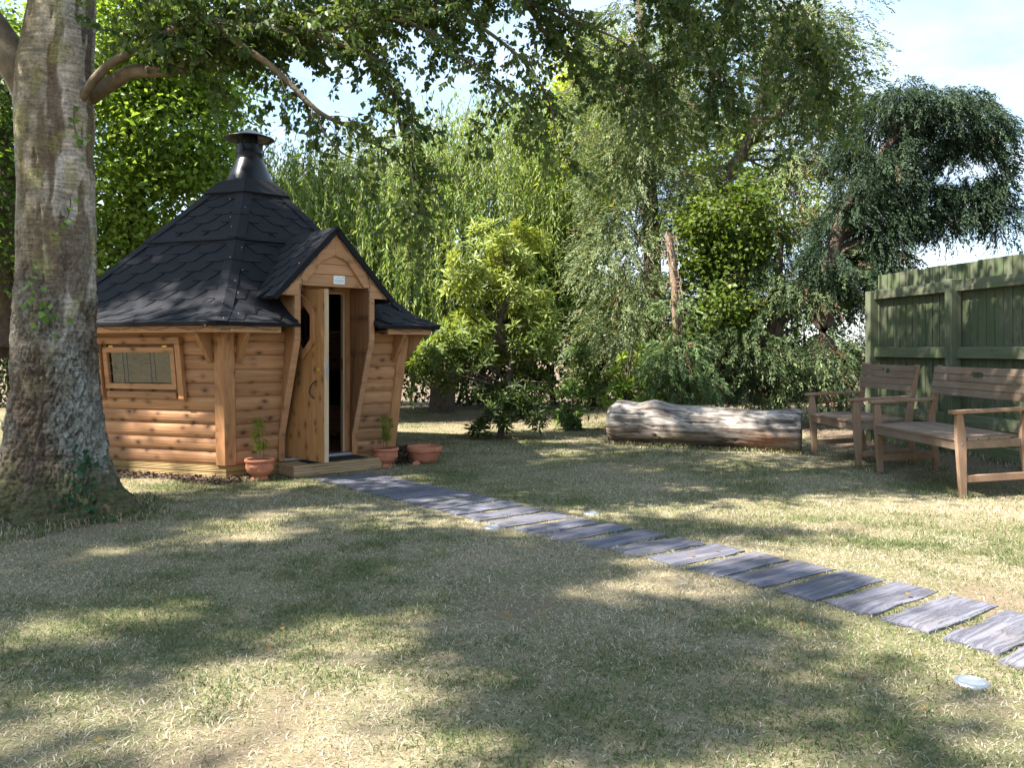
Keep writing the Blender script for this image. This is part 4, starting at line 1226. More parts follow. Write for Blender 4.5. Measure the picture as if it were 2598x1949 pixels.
def frond_cloud(name, parent, blobs, fronds, per, flen, cols, mat='needle', droop=0.5, shell=0.6, leaf=(0.06, 0.016), side=0.5, gaps=0.40, brown=0.045):
    """drooping flat conifer sprays"""
    P, d, bi = in_blobs(blobs, fronds, shell)
    k_ = fbm(P * np.array([1.5, 1.5, 1.9]), 71, 2) > gaps
    P, d = P[k_], d[k_]; fronds = len(P)
    ax = norm(d * np.array([1, 1, 0.35]) + rdir(fronds) * 0.45 + np.array([0, 0, -droop]))
    sd = norm(np.cross(ax, rdir(fronds)))
    nm = np.cross(ax, sd)
    fl = flen * rng.uniform(0.5, 1.3, fronds)
    t = np.tile(np.linspace(0.0, 1, per), fronds) + rng.normal(0, 0.03, fronds * per)
    r = lambda q: np.repeat(q, per, 0)
    s = np.tile(np.where(np.arange(per) % 2 == 0, 1.0, -1.0), fronds)[:, None]
    t_ = t[:, None]
    C = r(P) + r(ax) * r(fl)[:, None] * t_ + np.array([0, 0, -0.25]) * r(fl)[:, None] * t_ ** 2 + rng.normal(0, 0.012, (len(t), 3))
    A = r(ax) + s * r(sd) * side * (1.1 - 0.5 * t_) + np.array([0, 0, -0.25]) * t_ + rng.normal(0, 0.15, (len(t), 3))
    N = r(nm) + rng.normal(0, 0.35, (len(t), 3))
    n = len(C)
    L = leaf[0] * rng.uniform(0.6, 1.4, n); W = leaf[1] * rng.uniform(0.7, 1.3, n)
    ck = 0.6 * rng.random(fronds) + 0.4 * fbm(P * 1.1, 4, 2)
    col = pal(n, cols, 0.18, r(ck) + rng.normal(0, 0.1, n))
    br = r(rng.random(fronds) < brown)
    col[br] = pal(int(br.sum()), [(0.10, 0.065, 0.035), (0.19, 0.125, 0.07)], 0.2)
    return leaf_mesh(name, C, A, N, L, W, col, M[mat], parent, fold=0.12), P

def wood_net(parent, name, trunk, targets, mat, r_end=0.012, sides=6, sag=0.0, nb=40, start=0.25):
    """trunk tube plus limbs running from it to some of the targets"""
    tb = Tubes()
    tp = curve_pts(trunk, 8)
    tp[1:-1, :3] += (np.stack([vnoise(tp[1:-1, :3] * 3 + k * 9, k) for k in range(3)], -1) - 0.5) * tp[1:-1, 3:4] * 0.5
    tb.add(tp[:, :3], tp[:, 3], max(8, sides + 4))
    nt_ = len(tp)
    for q in range(nb):
        T = np.array(targets[rng.integers(len(targets))])
        lo = int(nt_ * start)
        cand = tp[lo:]
        dist = np.linalg.norm(cand[:, :3] - T, axis=1) + np.abs(cand[:, 2] - (T[2] - 0.6)) * 0.6
        b = cand[np.argmin(dist + rng.uniform(0, 0.6, len(cand)))]
        mid = (b[:3] * 0.5 + T * 0.5) + rng.normal(0, 0.12, 3) * np.linalg.norm(T - b[:3]) * 0.5 + np.array([0, 0, -sag])
        pts = curve_pts([(*b[:3], 0), (*mid, 0), (*T, 0)], 5)
        rr = np.linspace(min(b[3] * 0.35, 0.024), r_end, len(pts))
        tb.add(pts[:, :3], rr, 5)
    return tb.build(name, mat, parent)

GREEN_MID = [(0.047, 0.085, 0.018), (0.093, 0.163, 0.031), (0.163, 0.256, 0.047)]
GREEN_BRIGHT = [(0.103, 0.172, 0.028), (0.207, 0.318, 0.051), (0.326, 0.429, 0.085)]
GREEN_WILLOW = [(0.138, 0.217, 0.060), (0.237, 0.327, 0.099), (0.355, 0.425, 0.149)]
GREEN_CON = [(0.056, 0.092, 0.036), (0.120, 0.164, 0.064), (0.210, 0.250, 0.110), (0.300, 0.320, 0.169)]
GREEN_CONB = [(0.014, 0.027, 0.012), (0.030, 0.056, 0.025), (0.056, 0.092, 0.042)]
GREEN_DARK = [(0.018, 0.034, 0.010), (0.039, 0.068, 0.018), (0.072, 0.111, 0.029)]

# ------------------------------------------------------------------ the birch
birch = thing('birch_tree', 'large birch with thick pale trunk standing in front of the cabin', 'tree', (0, 0, 0))
def birch_trunk():
    nz, na = 360, 240
    z = np.linspace(-0.06, 4.6, nz); a = np.linspace(0, 2 * np.pi, na, endpoint=False)
    Zz, Aa = np.meshgrid(z, a, indexing='ij')
    zk = np.array([-0.1, 0.0, 0.12, 0.25, 0.45, 0.9, 1.7, 2.3, 2.9, 3.2, 3.6, 4.6])
    rk = np.array([0.62, 0.57, 0.49, 0.41, 0.335, 0.287, 0.265, 0.252, 0.262, 0.262, 0.22, 0.18])
    xk = np.array([0.02, 0.02, 0.015, 0.01, 0.0, 0.0, 0.0, 0.0, -0.01, 0.0, 0.04, 0.10])
    r = np.interp(Zz, zk, rk); xo = np.interp(Zz, zk, xk)
    lob = np.cos(Aa * 5 + 0.6) * 0.5 + np.cos(Aa * 3 + 2.1) * 0.5 + 0.35 * np.cos(Aa * 9 + 1.0)
    r = r * (1 + 0.20 * lob * sstep(0.6, 0.0, Zz) + 0.025 * np.cos(Aa * 2 + 0.7 * Zz) )
    ar = Aa * 0.32
    p3 = np.stack([np.cos(Aa) * 1.0, np.sin(Aa) * 1.0, Zz * 2.2], -1).reshape(-1, 3)
    big = (fbm(p3, 41, 3) - 0.5).reshape(r.shape)
    # plates and cracks in the lower bark
    wx = Aa / (2 * np.pi) * 36; wy = Zz * 8.0
    wob = fbm(p3 * 3.0, 43, 3).reshape(r.shape) - 0.5
    wob2 = fbm(p3 * 7.0, 44, 3).reshape(r.shape) - 0.5
    # wrap the cell pattern round the trunk
    f1, f2, cid = worley2(wx + wob * 1.6 + wob2 * 1.8, wy + wob * 2.0 + wob2 * 1.8, 3)
    g1_, g2_, cid2 = worley2(wx * 2.1 + wob2 * 3.0, wy * 2.4 + wob2 * 3.0, 8)
    crack = np.maximum(1 - sstep(0.0, 0.20, f2 - f1), 0.55 * (1 - sstep(0.0, 0.22, g2_ - g1_)))
    cid = cid * 0.45 + cid2 * 0.25 + 0.15
    rough = sstep(2.3, 1.0, Zz + wob * 2.2)
    fine = (fbm(p3 * 9, 45, 3) - 0.5).reshape(r.shape)
    r = r + big * 0.045 + rough * (cid - 0.5) * 0.026 - rough * crack * 0.022 + fine * 0.04 * rough
    # horizontal rings, scars and peeling flakes higher up
    strk = fbm(np.stack([np.cos(Aa) * 3, np.sin(Aa) * 3, Zz * 70], -1).reshape(-1, 3), 47, 3).reshape(r.shape)
    flake = fbm(np.stack([np.cos(Aa) * 2.6, np.sin(Aa) * 2.6, Zz * 2.2], -1).reshape(-1, 3), 49, 4).reshape(r.shape)
    r = r + (1 - rough) * ((strk - 0.5) * 0.006 - sstep(0.53, 0.57, flake) * 0.012)
    for (az, zs, w, d) in ((5.30, 2.55, 0.16, 0.06), (5.05, 3.05, 0.2, 0.06), (5.55, 2.20, 0.12, 0.055), (4.85, 1.75, 0.14, 0.03), (5.5, 1.75, 0.1, 0.03)):
        da = np.abs((Aa - az + np.pi) % (2 * np.pi) - np.pi)
        r = r - d * np.exp(-(da * 0.3 / (w * 0.5)) ** 2 - ((Zz - zs) / w) ** 2)
    V = np.stack([TREE[0] + xo + r * np.cos(Aa), TREE[1] + r * np.sin(Aa), Zz], -1).reshape(-1, 3)
    i = (np.arange(nz - 1)[:, None] * na + np.arange(na)[None]).ravel(); k = np.tile(np.arange(na), nz - 1)
    nb_ = i - k + (k + 1) % na
    Q = np.stack([i, nb_, nb_ + na, i + na], -1)
    S = lambda c: np.array(c, float)
    fl = flake.ravel(); st_ = strk.ravel(); rg = rough.ravel(); cr = crack.ravel(); zz = Zz.ravel(); bg_ = big.ravel() + 0.5; cd = cid.ravel(); fn = fine.ravel() + 0.5; aa = Aa.ravel()
    pale = S([0.36, 0.31, 0.265]); pink = S([0.17, 0.125, 0.088]); brn = S([0.105, 0.073, 0.048]); drk = S([0.055, 0.042, 0.032]); lich = S([0.26, 0.26, 0.225]); moss = S([0.070, 0.070, 0.026])
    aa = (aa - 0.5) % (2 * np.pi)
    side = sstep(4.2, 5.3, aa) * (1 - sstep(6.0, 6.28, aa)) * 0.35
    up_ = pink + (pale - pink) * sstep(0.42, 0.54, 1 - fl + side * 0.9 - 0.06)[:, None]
    up_ = up_ * (0.75 + 0.5 * sstep(0.3, 0.7, st_))[:, None]
    up_ = up_ + (brn - up_) * sstep(0.52, 0.60, fl)[:, None] * 0.85
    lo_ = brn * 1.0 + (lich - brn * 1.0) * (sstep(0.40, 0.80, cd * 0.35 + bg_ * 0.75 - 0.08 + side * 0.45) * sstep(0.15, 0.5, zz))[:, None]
    lo_ = lo_ * (0.7 + 0.6 * fn)[:, None]
    lo_ = lo_ + (drk - lo_) * (cr * 0.9)[:, None]
    alg = (1 - sstep(3.9, 5.1, aa + (fl - 0.5) * 2.5)) * 0.7
    up_ = up_ + (S([0.155, 0.125, 0.07]) * (0.6 + 0.8 * st_)[:, None] - up_) * alg[:, None]
    c = up_ + (lo_ - up_) * rg[:, None]
    ms = sstep(0.65, 0.1, zz + (fn - 0.5) * 0.8) * sstep(0.35, 0.55, bg_ + 0.12)
    c = c + (moss - c) * (ms * 0.8)[:, None]
    ms2 = sstep(0.55, 0.68, fbm(p3 * 2.1, 57, 4)) * (1 - rg) * 0.55
    c = c + (S([0.22, 0.20, 0.08]) - c) * ms2[:, None]
    tri_mesh('trunk', V, Q, M['birch'], birch, col=np.clip(c, 0.01, 0.9), smooth=True)
birch_trunk()

LIMBS = [  # control points with radius
    [(*(-3.31, 6.05, 2.857), 0.075), (*(-3.038, 5.98, 3.031), 0.066), (*(-2.783, 5.85, 3.114), 0.053), (*(-2.648, 5.78, 3.138), 0.047), (*(-2.389, 5.72, 3.128), 0.043), (*(-2.19, 5.8, 3.208), 0.037), (*(-1.946, 5.95, 3.331), 0.030), (*(-1.682, 6.1, 3.495), 0.024), (*(-1.338, 6.4, 3.836), 0.019), (*(-0.936, 6.8, 4.357), 0.011)],
    [(*(-3.256, 5.95, 2.772), 0.051), (*(-2.994, 5.8, 2.973), 0.032), (*(-2.857, 5.72, 3.088), 0.031), (*(-2.696, 5.65, 3.183), 0.029), (*(-2.507, 5.6, 3.256), 0.026), (*(-2.297, 5.5, 3.308), 0.025), (*(-2.096, 5.55, 3.383), 0.023), (*(-1.776, 5.6, 3.392), 0.020), (*(-1.539, 5.65, 3.393), 0.019), (*(-1.325, 5.7, 3.396), 0.017), (*(-1.116, 5.8, 3.481), 0.015), (*(-0.958, 5.9, 3.58), 0.015), (*(-0.791, 6, 3.609), 0.014), (*(-0.622, 6.1, 3.721), 0.013), (*(-0.241, 6.4, 4.019), 0.011), (*(0.327, 6.8, 4.357), 0.006)],
    [(*(-1.985, 5.55, 3.375), 0.028), (*(-1.847, 5.55, 3.28), 0.026), (*(-1.64, 5.6, 3.133), 0.022), (*(-1.337, 5.65, 2.844), 0.017), (*(-1.097, 5.7, 2.709), 0.012), (*(-0.86, 5.75, 2.569), 0.007), (*(-0.66, 5.8, 2.346), 0.003)],
    [(*(-1.409, 5.7, 3.399), 0.026), (*(-1.097, 5.7, 3.282), 0.022), (*(-0.931, 5.75, 3.185), 0.019), (*(-0.823, 5.8, 3.004), 0.016), (*(-0.772, 5.85, 2.749), 0.012), (*(-0.708, 5.9, 2.501), 0.009), (*(-0.683, 5.95, 2.234), 0.006), (*(-0.611, 6, 2.014), 0.003)],
    [(*(-1.337, 5.65, 2.844), 0.009), (*(-1.289, 5.65, 2.68), 0.008), (*(-1.197, 5.66, 2.54), 0.006), (*(-1.069, 5.7, 2.503), 0.003)],
    [(*(-0.791, 6, 3.609), 0.016), (*(-0.586, 6, 3.489), 0.013), (*(-0.514, 6, 3.38), 0.011), (*(-0.431, 6, 3.34), 0.009), (*(-0.256, 6.05, 3.26), 0.006), (*(-0.055, 6.1, 3.015), 0.003)],
    [(*(-0.622, 6.1, 3.721), 0.018), (*(-0.292, 6.2, 3.636), 0.015), (*(0.063, 6.3, 3.405), 0.012), (*(0.273, 6.3, 3.075), 0.008), (*(0.363, 6.3, 2.655), 0.004)],
    [(*(-0.241, 6.4, 4.019), 0.02), (*(0.348, 6.7, 3.944), 0.016), (*(0.599, 6.8, 3.862), 0.012), (*(0.943, 6.9, 3.746), 0.008), (*(1.27, 7, 3.517), 0.003)],
    [(*(-0.028, 6.6, 4.17), 0.016), (*(0.327, 6.8, 3.742), 0.013), (*(0.539, 6.9, 3.582), 0.011), (*(0.789, 6.9, 3.47), 0.009), (*(0.97, 7, 3.363), 0.007), (*(1.053, 7, 3.15), 0.003)],
    [(*(0.327, 6.8, 4.357), 0.02), (*(0.87, 7, 4.35), 0.014), (*(1.375, 7.2, 4.526), 0.012), (*(1.846, 7.3, 4.45), 0.011), (*(2.325, 7.5, 4.468), 0.010), (*(2.58, 7.6, 4.265), 0.011), (*(2.808, 7.6, 4.052), 0.007), (*(3.01, 7.7, 3.748), 0.003)],
    [(*(1.018, 7.1, 4.463), 0.014), (*(1.443, 7.2, 4.166), 0.011), (*(1.707, 7.3, 3.859), 0.008), (*(1.846, 7.3, 3.477), 0.004)],
    [(*(-3.698, 5.8, 3.534), 0.10), (*(-3.591, 5.85, 3.359), 0.11), (*(-3.469, 5.88, 3.076), 0.10), (*(-3.383, 5.9, 2.759), 0.06)],
    [(*(-3.698, 5.8, 3.534), 0.10), (*(-3.824, 5.7, 3.928), 0.09), (*(-3.978, 5.5, 4.513), 0.07), (*(-3.959, 5.2, 5.372), 0.04)],
]
tb = Tubes()
for L_ in LIMBS:
    q = curve_pts(L_, 8)
    q[1:-1, :3] += (np.stack([vnoise(q[1:-1, :3] * 5 + k * 9, k) for k in range(3)], -1) - 0.5) * 0.05
    tb.add(q[:, :3], q[:, 3], 10)
# upper scaffold limbs carrying the part of the crown above the picture
UP = [[(-3.15, 5.9, 4.4, 0.19), (-2.9, 6.0, 5.6, 0.15), (-2.6, 6.1, 7.2, 0.09), (-2.4, 6.3, 9.0, 0.03)],
      [(-3.1, 5.9, 4.2, 0.10), (-1.9, 6.2, 5.0, 0.08), (-0.2, 6.6, 5.7, 0.02)],
      [(-3.2, 5.9, 4.3, 0.09), (-2.8, 7.2, 5.4, 0.06), (-2.2, 8.8, 6.0, 0.03)],
      [(-3.3, 5.9, 4.5, 0.09), (-4.6, 5.4, 5.6, 0.06), (-6.0, 5.0, 6.2, 0.03)]]
for L_ in UP:
    q = curve_pts(L_, 8); tb.add(q[:, :3], q[:, 3], 8)

# drooping twigs with leaves along the low limbs
LC, LA, LN, LK = [], [], [], []
def spray(p, d, length, droop, dens, r0=0.004, depth=0):
    n = max(4, int(length / 0.05)); pts = [p]; d = np.array(d, float)
    for _ in range(n):
        d = d + np.array([0, 0, -droop * 0.05 / 0.3]) + rng.normal(0, 0.10, 3); d /= np.linalg.norm(d)
        p = p + d * length / n; pts.append(p)
    pts = np.array(pts)
    tb.add(pts, np.linspace(r0, 0.0012, len(pts)), 4)
    m = int(length * dens)
    t = np.sort(rng.uniform(0.12, 1.0, m)) * n
    i = np.clip(t.astype(int), 0, n - 1); u = (t - i)[:, None]
    c = pts[i] * (1 - u) + pts[i + 1] * u
    off = rng.normal(0, 1, (m, 3)) * np.array([1, 1, 0.7])
    LC.append(c + off * 0.012); LA.append(off * 0.55 + np.array([0, 0, -0.75])); LN.append(rng.normal(0, 1, (m, 3)) + np.array([0, -0.2, 0.3])); LK.append(np.full(m, rng.random()))
    if depth < 1:
        for _ in range(int(length * 5)):
            k = rng.integers(1, len(pts)); dd = d + rng.normal(0, 0.7, 3)
            spray(pts[k], dd / np.linalg.norm(dd), length * rng.uniform(0.3, 0.6), droop, dens, 0.0025, depth + 1)
def along(limb, per_m, lmin, lmax, dens=42, t0=0.15, droop=0.5, spread=1.0, zb=0.0):
    q = curve_pts(limb, 10)[:, :3]
    s = np.concatenate([[0], np.cumsum(np.linalg.norm(np.diff(q, axis=0), axis=1))])
    for x in rng.uniform(t0, 1, int(s[-1] * per_m)) * s[-1]:
        k = min(np.searchsorted(s, x), len(q) - 1); T = q[k] - q[k - 1]; T = T / np.linalg.norm(T)
        d = T * 0.7 + rng.normal(0, spread, 3) * np.array([0.8, 1.0, 0.45]) + np.array([0, 0.35 * zb, zb]); d /= np.linalg.norm(d)
        spray(q[k], d, rng.uniform(lmin, lmax), droop, dens)
along(LIMBS[0], 28, 0.25, 0.70, 80, 0.30, 0.18, zb=0.45)
along(LIMBS[1], 36, 0.30, 0.80, 80, 0.18, 0.2, zb=0.4)
along(LIMBS[2], 15, 0.15, 0.45, 60, 0.25, 0.5, 0.7)
along(LIMBS[3], 24, 0.20, 0.55, 60, 0.08, 0.5, 0.7)
along(LIMBS[4], 3, 0.08, 0.2, 30, 0.4)
along(LIMBS[5], 18, 0.20, 0.55, 60, 0.1, 0.6, 0.8)
along(LIMBS[6], 15, 0.25, 0.55, 60, 0.1, 0.6, 0.8)
along(LIMBS[7], 22, 0.25, 0.65, 60, 0.1, 0.6, 0.8)
along(LIMBS[8], 18, 0.20, 0.55, 60, 0.1, 0.6, 0.8)
along(LIMBS[9], 24, 0.40, 0.95, 60, 0.2, 0.8, 0.8)
along(LIMBS[10], 24, 0.25, 0.7, 60, 0.1, 0.7, 0.8)
tb.build('branches', M['limb'], birch)
LC = np.concatenate(LC); LA = np.concatenate(LA); LN = np.concatenate(LN); LK = np.concatenate(LK)
n = len(LC); L = 0.052 * rng.uniform(0.55, 1.2, n)
leaf_mesh('leaves', LC, LA, LN, L, L * 0.78, pal(n, [(0.045, 0.085, 0.026), (0.085, 0.135, 0.036), (0.14, 0.19, 0.05)], 0.16, LK * 0.8 + rng.normal(0.1, 0.12, n)), M['leaf'], birch, 0.18, 0.36)
# the crown overhead that dapples the lawn
CROWN = [(-3.0, 6.0, 6.8, 2.0, 2.0, 1.5), (-0.6, 6.6, 5.2, 1.5, 1.2, 0.6), (1.8, 7.3, 5.3, 1.3, 1.1, 0.5), (-5.0, 5.2, 6.2, 1.5, 1.4, 0.9), (-0.8, 6.0, 7.0, 1.7, 1.5, 0.8), (0.9, 7.4, 7.0, 1.6, 1.4, 0.8), (-2.8, 8.3, 7.0, 1.5, 1.3, 0.7)]
leaf_cloud('crown', birch, CROWN, 620, 50, 0.11, [(0.03, 0.06, 0.018), (0.07, 0.11, 0.03)], spread=0.26, shell=0.3, gaps=0.50)

# ivy climbing the foot of the trunk, and sprigs higher up
def trunk_pt(u_ang, z, out):
    r = np.interp(z, [0.0, 0.25, 0.45, 0.9, 1.7, 2.3], [0.56, 0.41, 0.335, 0.287, 0.265, 0.255]) + out
    return np.array([TREE[0] + r * math.cos(u_ang), TREE[1] + r * math.sin(u_ang), z])
def ivy(name, label, spots, size, cols, nl):
    t = thing(name, label, 'ivy', (TREE[0], TREE[1] - 0.4, 0.0))
    tbi = Tubes(); C = []; A = []; N = []
    for ang, z0, z1, k in spots:
        pts = [trunk_pt(ang + 0.09 * math.sin(zq * 14 + ang * 5), zq, 0.02) - np.array(t.location) for zq in np.linspace(z0, z1, 8)]
        piece('stem', tube_np(pts, 0.004, 5), M['twig'], t)
        for _ in range(k):
            q = pts[rng.integers(8)]; rad = np.array([math.cos(ang), math.sin(ang), 0.1])
            C.append(q + rng.normal(0, 1, 3) * np.array([0.045, 0.015, 0.04]) + rad * rng.uniform(0.01, 0.05)); A.append(rng.normal(0, 0.6, 3) + np.array([0, 0, -0.5]) + rad * 0.3); N.append(rad + rng.normal(0, 0.35, 3))
    n = len(C); L = size * rng.uniform(0.6, 1.2, n)
    leaf_mesh('leaves', np.array(C), np.array(A), np.array(N), L, L * 0.95, pal(n, cols, 0.15), M['leaf_glossy'], t, 0.12, 0.4)
ivy('ivy_plant', 'dark ivy climbing the mossy foot of the birch trunk', [(5.55, 0.05, 0.52, 40), (5.45, 0.12, 0.30, 16), (5.68, 0.0, 0.25, 20)], 0.05, [(0.02, 0.065, 0.035), (0.05, 0.12, 0.055)], 60)
ivy('ivy_sprig', 'bright young ivy sprigs halfway up the birch trunk', [(4.75, 1.50, 1.80, 16), (5.12, 1.30, 1.46, 8), (5.45, 2.05, 2.25, 10), (4.85, 1.42, 1.5, 6), (5.7, 2.6, 2.85, 12)], 0.05, [(0.10, 0.19, 0.03), (0.16, 0.26, 0.05)], 30)

# ------------------------------------------------------------------ trees behind
def btree(name, label, trunk, blobs, clumps, per, size, cols, spread=0.2, nb=40, mat='leaf', bark='bark', cat='tree', group='trees behind the lawn', **kw):
    t = thing(name, label, cat, (trunk[0][0], trunk[0][1], 0), 0, group)
    off = np.array([trunk[0][0], trunk[0][1], 0])
    tr = [(a - off[0], b - off[1], c, d) for a, b, c, d in trunk]
    bl = [(q[0] - off[0], q[1] - off[1], *q[2:]) for q in blobs]
    o, P = leaf_cloud('crown', t, bl, clumps, per, size, cols, spread=spread, mat=mat, **kw)
    wood_net(t, 'trunk', tr, P, M[bark], nb=nb)
    return t

btree('broadleaf_tree', 'tall leafy tree directly behind the cabin roof, left of the chimney', [(*(-6.229, 13.5, 1.104), 0.22), (*(-6.101, 13.5, 2.775), 0.18), (*(-6.229, 13.5, 4.768), 0.12), (*(-6.294, 13.5, 6.889), 0.06)],
      [(-5.651, 13.5, 4.768, 1.093, 1.3, 0.836), (-6.229, 13.5, 6.118, 1.414, 1.5, 0.964), (-5.382, 13.8, 6.03, 0.986, 1.2, 0.789), (-6.137, 13.3, 3.512, 0.823, 1, 0.76), (-6.594, 13.2, 2.363, 0.691, 1, 0.754), (-4.971, 13.4, 4.167, 0.51, 0.7, 0.447)],
      1150, 34, 0.105, GREEN_BRIGHT, spread=0.24, nb=70)
btree('broadleaf_tree', 'leafy tree at the left edge, behind the birch trunk', [(*(-7.389, 12, 1.143), 0.17), (*(-7.446, 12, 1.8), 0.15), (*(-7.309, 12, 3.057), 0.12), (*(-7.366, 12, 5.114), 0.06)],
      [(-7.423, 12, 3.857, 0.686, 1.2, 0.8),  (-7.766, 12, 5.114, 0.857, 1.4, 1.029), (-7.374, 12.3, 2.752, 0.527, 1, 0.644), (-7.994, 12, 2.543, 0.686, 1.2, 0.914)],
      520, 28, 0.10, GREEN_MID, spread=0.22, nb=50)
# willow
def willow():
    t = thing('willow_tree', 'weeping willow with hanging strands right of the cabin chimney', 'tree', (-1.321, 15.5, 0.277), 0, 'trees behind the lawn')
    off = np.array(t.location); off[2] = 0; t.location = (off[0], off[1], 0)
    tops = []
    outline = [(690, 430), (760, 400), (850, 430), (930, 380), (1010, 350), (1100, 330), (1200, 290), (1300, 265), (1400, 270), (1470, 320)]
    tr = curve_pts([(0, 0, 0, 0.25), (0.1, 0, 1.8, 0.22), (0.0, 0, 3.4, 0.16), (0.1, 0.1, 4.6, 0.08)], 8)
    tbw = Tubes(); tbw.add(tr[:, :3], tr[:, 3], 10)
    C, A, N, K = [], [], [], []
    ORIG = WILLOW_ORIG
    for k in range(2000):
        j = rng.integers(len(ORIG)); o0 = np.array(ORIG[j]) - off + rng.normal(0, 1, 3) * np.array([0.45, 0.7, 0.22])
        ln = rng.uniform(0.9, 2.6) * (1.0 if o0[2] > 2.6 else 0.7)
        m = int(ln / 0.034)
        s = np.linspace(0, 1, m)[:, None]
        drift = np.array([rng.normal(0, 0.18), rng.normal(0, 0.18), 0])
        arch = np.array([rng.normal(0, 0.30), rng.normal(0, 0.3), 0])
        p = o0 + arch * np.sin(np.minimum(s * 4, 1.57)) + drift * s - np.array([0, 0, 1]) * ln * s ** 1.15
        p = p[p[:, 2] > 0.25]
        if len(p) < 6: continue
        if k % 4 == 0: tbw.add(p[::6], 0.004, 3)
        if k % 26 == 0:
            b = tr[rng.integers(len(tr) // 2, len(tr))][:3]
            md = (b + o0) / 2 + np.array([0, 0, 0.35]); q = curve_pts([(*b, 0), (*md, 0), (*o0, 0)], 6); tbw.add(q[:, :3], np.linspace(0.018, 0.005, len(q)), 5)
        C.append(p + rng.normal(0, 0.012, p.shape)); d = rng.normal(0, 0.38, p.shape); A.append(d + np.array([0, 0, -0.9])); N.append(rng.normal(0, 1, p.shape)); K.append(np.full(len(p), rng.random()))
    C = np.concatenate(C); A = np.concatenate(A); N = np.concatenate(N); K = np.concatenate(K); n = len(C)
    L = 0.105 * rng.uniform(0.6, 1.3, n)
    leaf_mesh('hanging_foliage', C, A, N, L, L * 0.23, pal(n, GREEN_WILLOW, 0.15, K + rng.normal(0, 0.1, n)), M['leaf'], t, 0.1, 0.45)
    tbw.build('trunk', M['bark'], t)

WILLOW_ORIG = [(-4.279, 15, 4.45), (-3.927, 15.3, 4.661), (-3.35, 15, 4.379), (-2.964, 15.6, 4.654), (-2.486, 15.4, 4.903), (-1.924, 15.6, 5.1), (-1.347, 15.8, 5.376), (-0.745, 15.8, 5.601), (-0.144, 15.9, 5.819), (0.465, 16, 5.848), (0.693, 16, 5.429),
               (-3.747, 14.6, 3.738), (-3.079, 14.4, 3.566), (-2.393, 14.4, 3.429), (-1.9, 14.3, 3.005), (-1.684, 14.2, 2.586), (-2.563, 14.2, 2.857), (-2.136, 15, 4.093), (-1.279, 15, 4.307), (-0.427, 15.2, 4.566), (0.301, 15.4, 4.757), (-1.662, 14.6, 3.46), (-3.517, 14.8, 4.125), (-2.913, 14.6, 3.877)]
willow()
btree('sycamore_tree', 'sunlit yellow-green tree behind the willow and the conifers', [(*(1.551, 18, 0.814), 0.2), (*(1.551, 18, 3.643), 0.16), (*(1.723, 18, 7.071), 0.06)],
      [(1.27, 15.6, 5.843, 0.446, 0.7, 0.669), (1.107, 15.4, 4.61, 0.44, 0.7, 0.66), (1.382, 15.2, 3.697, 0.362, 0.5, 0.507), (1.637, 18, 6.214, 1.029, 1.3, 1.114), (1.209, 18, 4.671, 1.029, 1.2, 1.029), (2.002, 18.2, 7.31, 0.953, 1.2, 0.78), (2.175, 17.5, 5.075, 0.75, 1, 0.917), (0.846, 17.6, 3.421, 0.838, 1, 0.754), (4.414, 18.5, 5.649, 0.969, 1, 1.057), (6.175, 18.5, 4.415, 0.969, 1, 0.969), (3.092, 18.5, 6.354, 1.057, 1, 1.41)],
      900, 30, 0.12, [(0.14, 0.20, 0.02), (0.25, 0.32, 0.045), (0.36, 0.40, 0.07)], spread=0.26, nb=40)

def conifer(name, label, trunk, blobs, fronds, per, flen, cols, droop=0.5, bark='bark_red', nb=40, leaf=(0.06, 0.016), extra=None, group='trees behind the lawn', cat='tree', gaps=0.40, brown=0.045):
    t = thing(name, label, cat, (trunk[0][0], trunk[0][1], 0), 0, group)
    off = (trunk[0][0], trunk[0][1])
    tr = [(a - off[0], b - off[1], c, d) for a, b, c, d in trunk]
    bl = [(q[0] - off[0], q[1] - off[1], *q[2:]) for q in blobs]
    o, P = frond_cloud('crown', t, bl, fronds, per, flen, cols, droop=droop, leaf=leaf, gaps=gaps, brown=brown)
    wood_net(t, 'trunk', tr, P, M[bark], nb=nb, r_end=0.006)
    for e in extra or []:
        q = curve_pts([(a - off[0], b - off[1], c, d) for a, b, c, d in e], 8)
        piece('limb', tube_np(q[:, :3], q[:, 3], 8), M[bark], t, smooth=True)
    return t
conifer('conifer_tree', 'tall grey-green cypress in the middle, its top out of the picture', [(*(2.143, 13.2, 0.414), 0.16), (*(2.238, 13.2, 2.363), 0.14), (*(2.143, 13.2, 4.563), 0.11), (*(2.049, 13.2, 6.763), 0.07)],
        [(2.018, 13.2, 6.009, 0.943, 1, 0.817), (1.641, 13.2, 5.003, 0.691, 0.9, 0.754), (2.235, 13, 4.636, 0.619, 0.9, 0.681), (1.801, 13, 3.707, 0.681, 0.9, 0.681), (1.665, 12.9, 2.705, 0.737, 0.9, 0.676), (1.896, 12.8, 1.779, 0.731, 0.9, 0.67), (2.235, 13, 3.212, 0.557, 0.8, 0.681), (1.603, 12.9, 1.354, 0.676, 0.8, 0.737), (2.521, 13.2, 5.506, 0.691, 0.9, 0.754), (2.761, 13, 4.017, 0.433, 0.7, 0.557), (2.658, 12.8, 3.181, 0.366, 0.6, 0.488)],
        5800, 21, 0.36, GREEN_CON, nb=70, gaps=0.37)
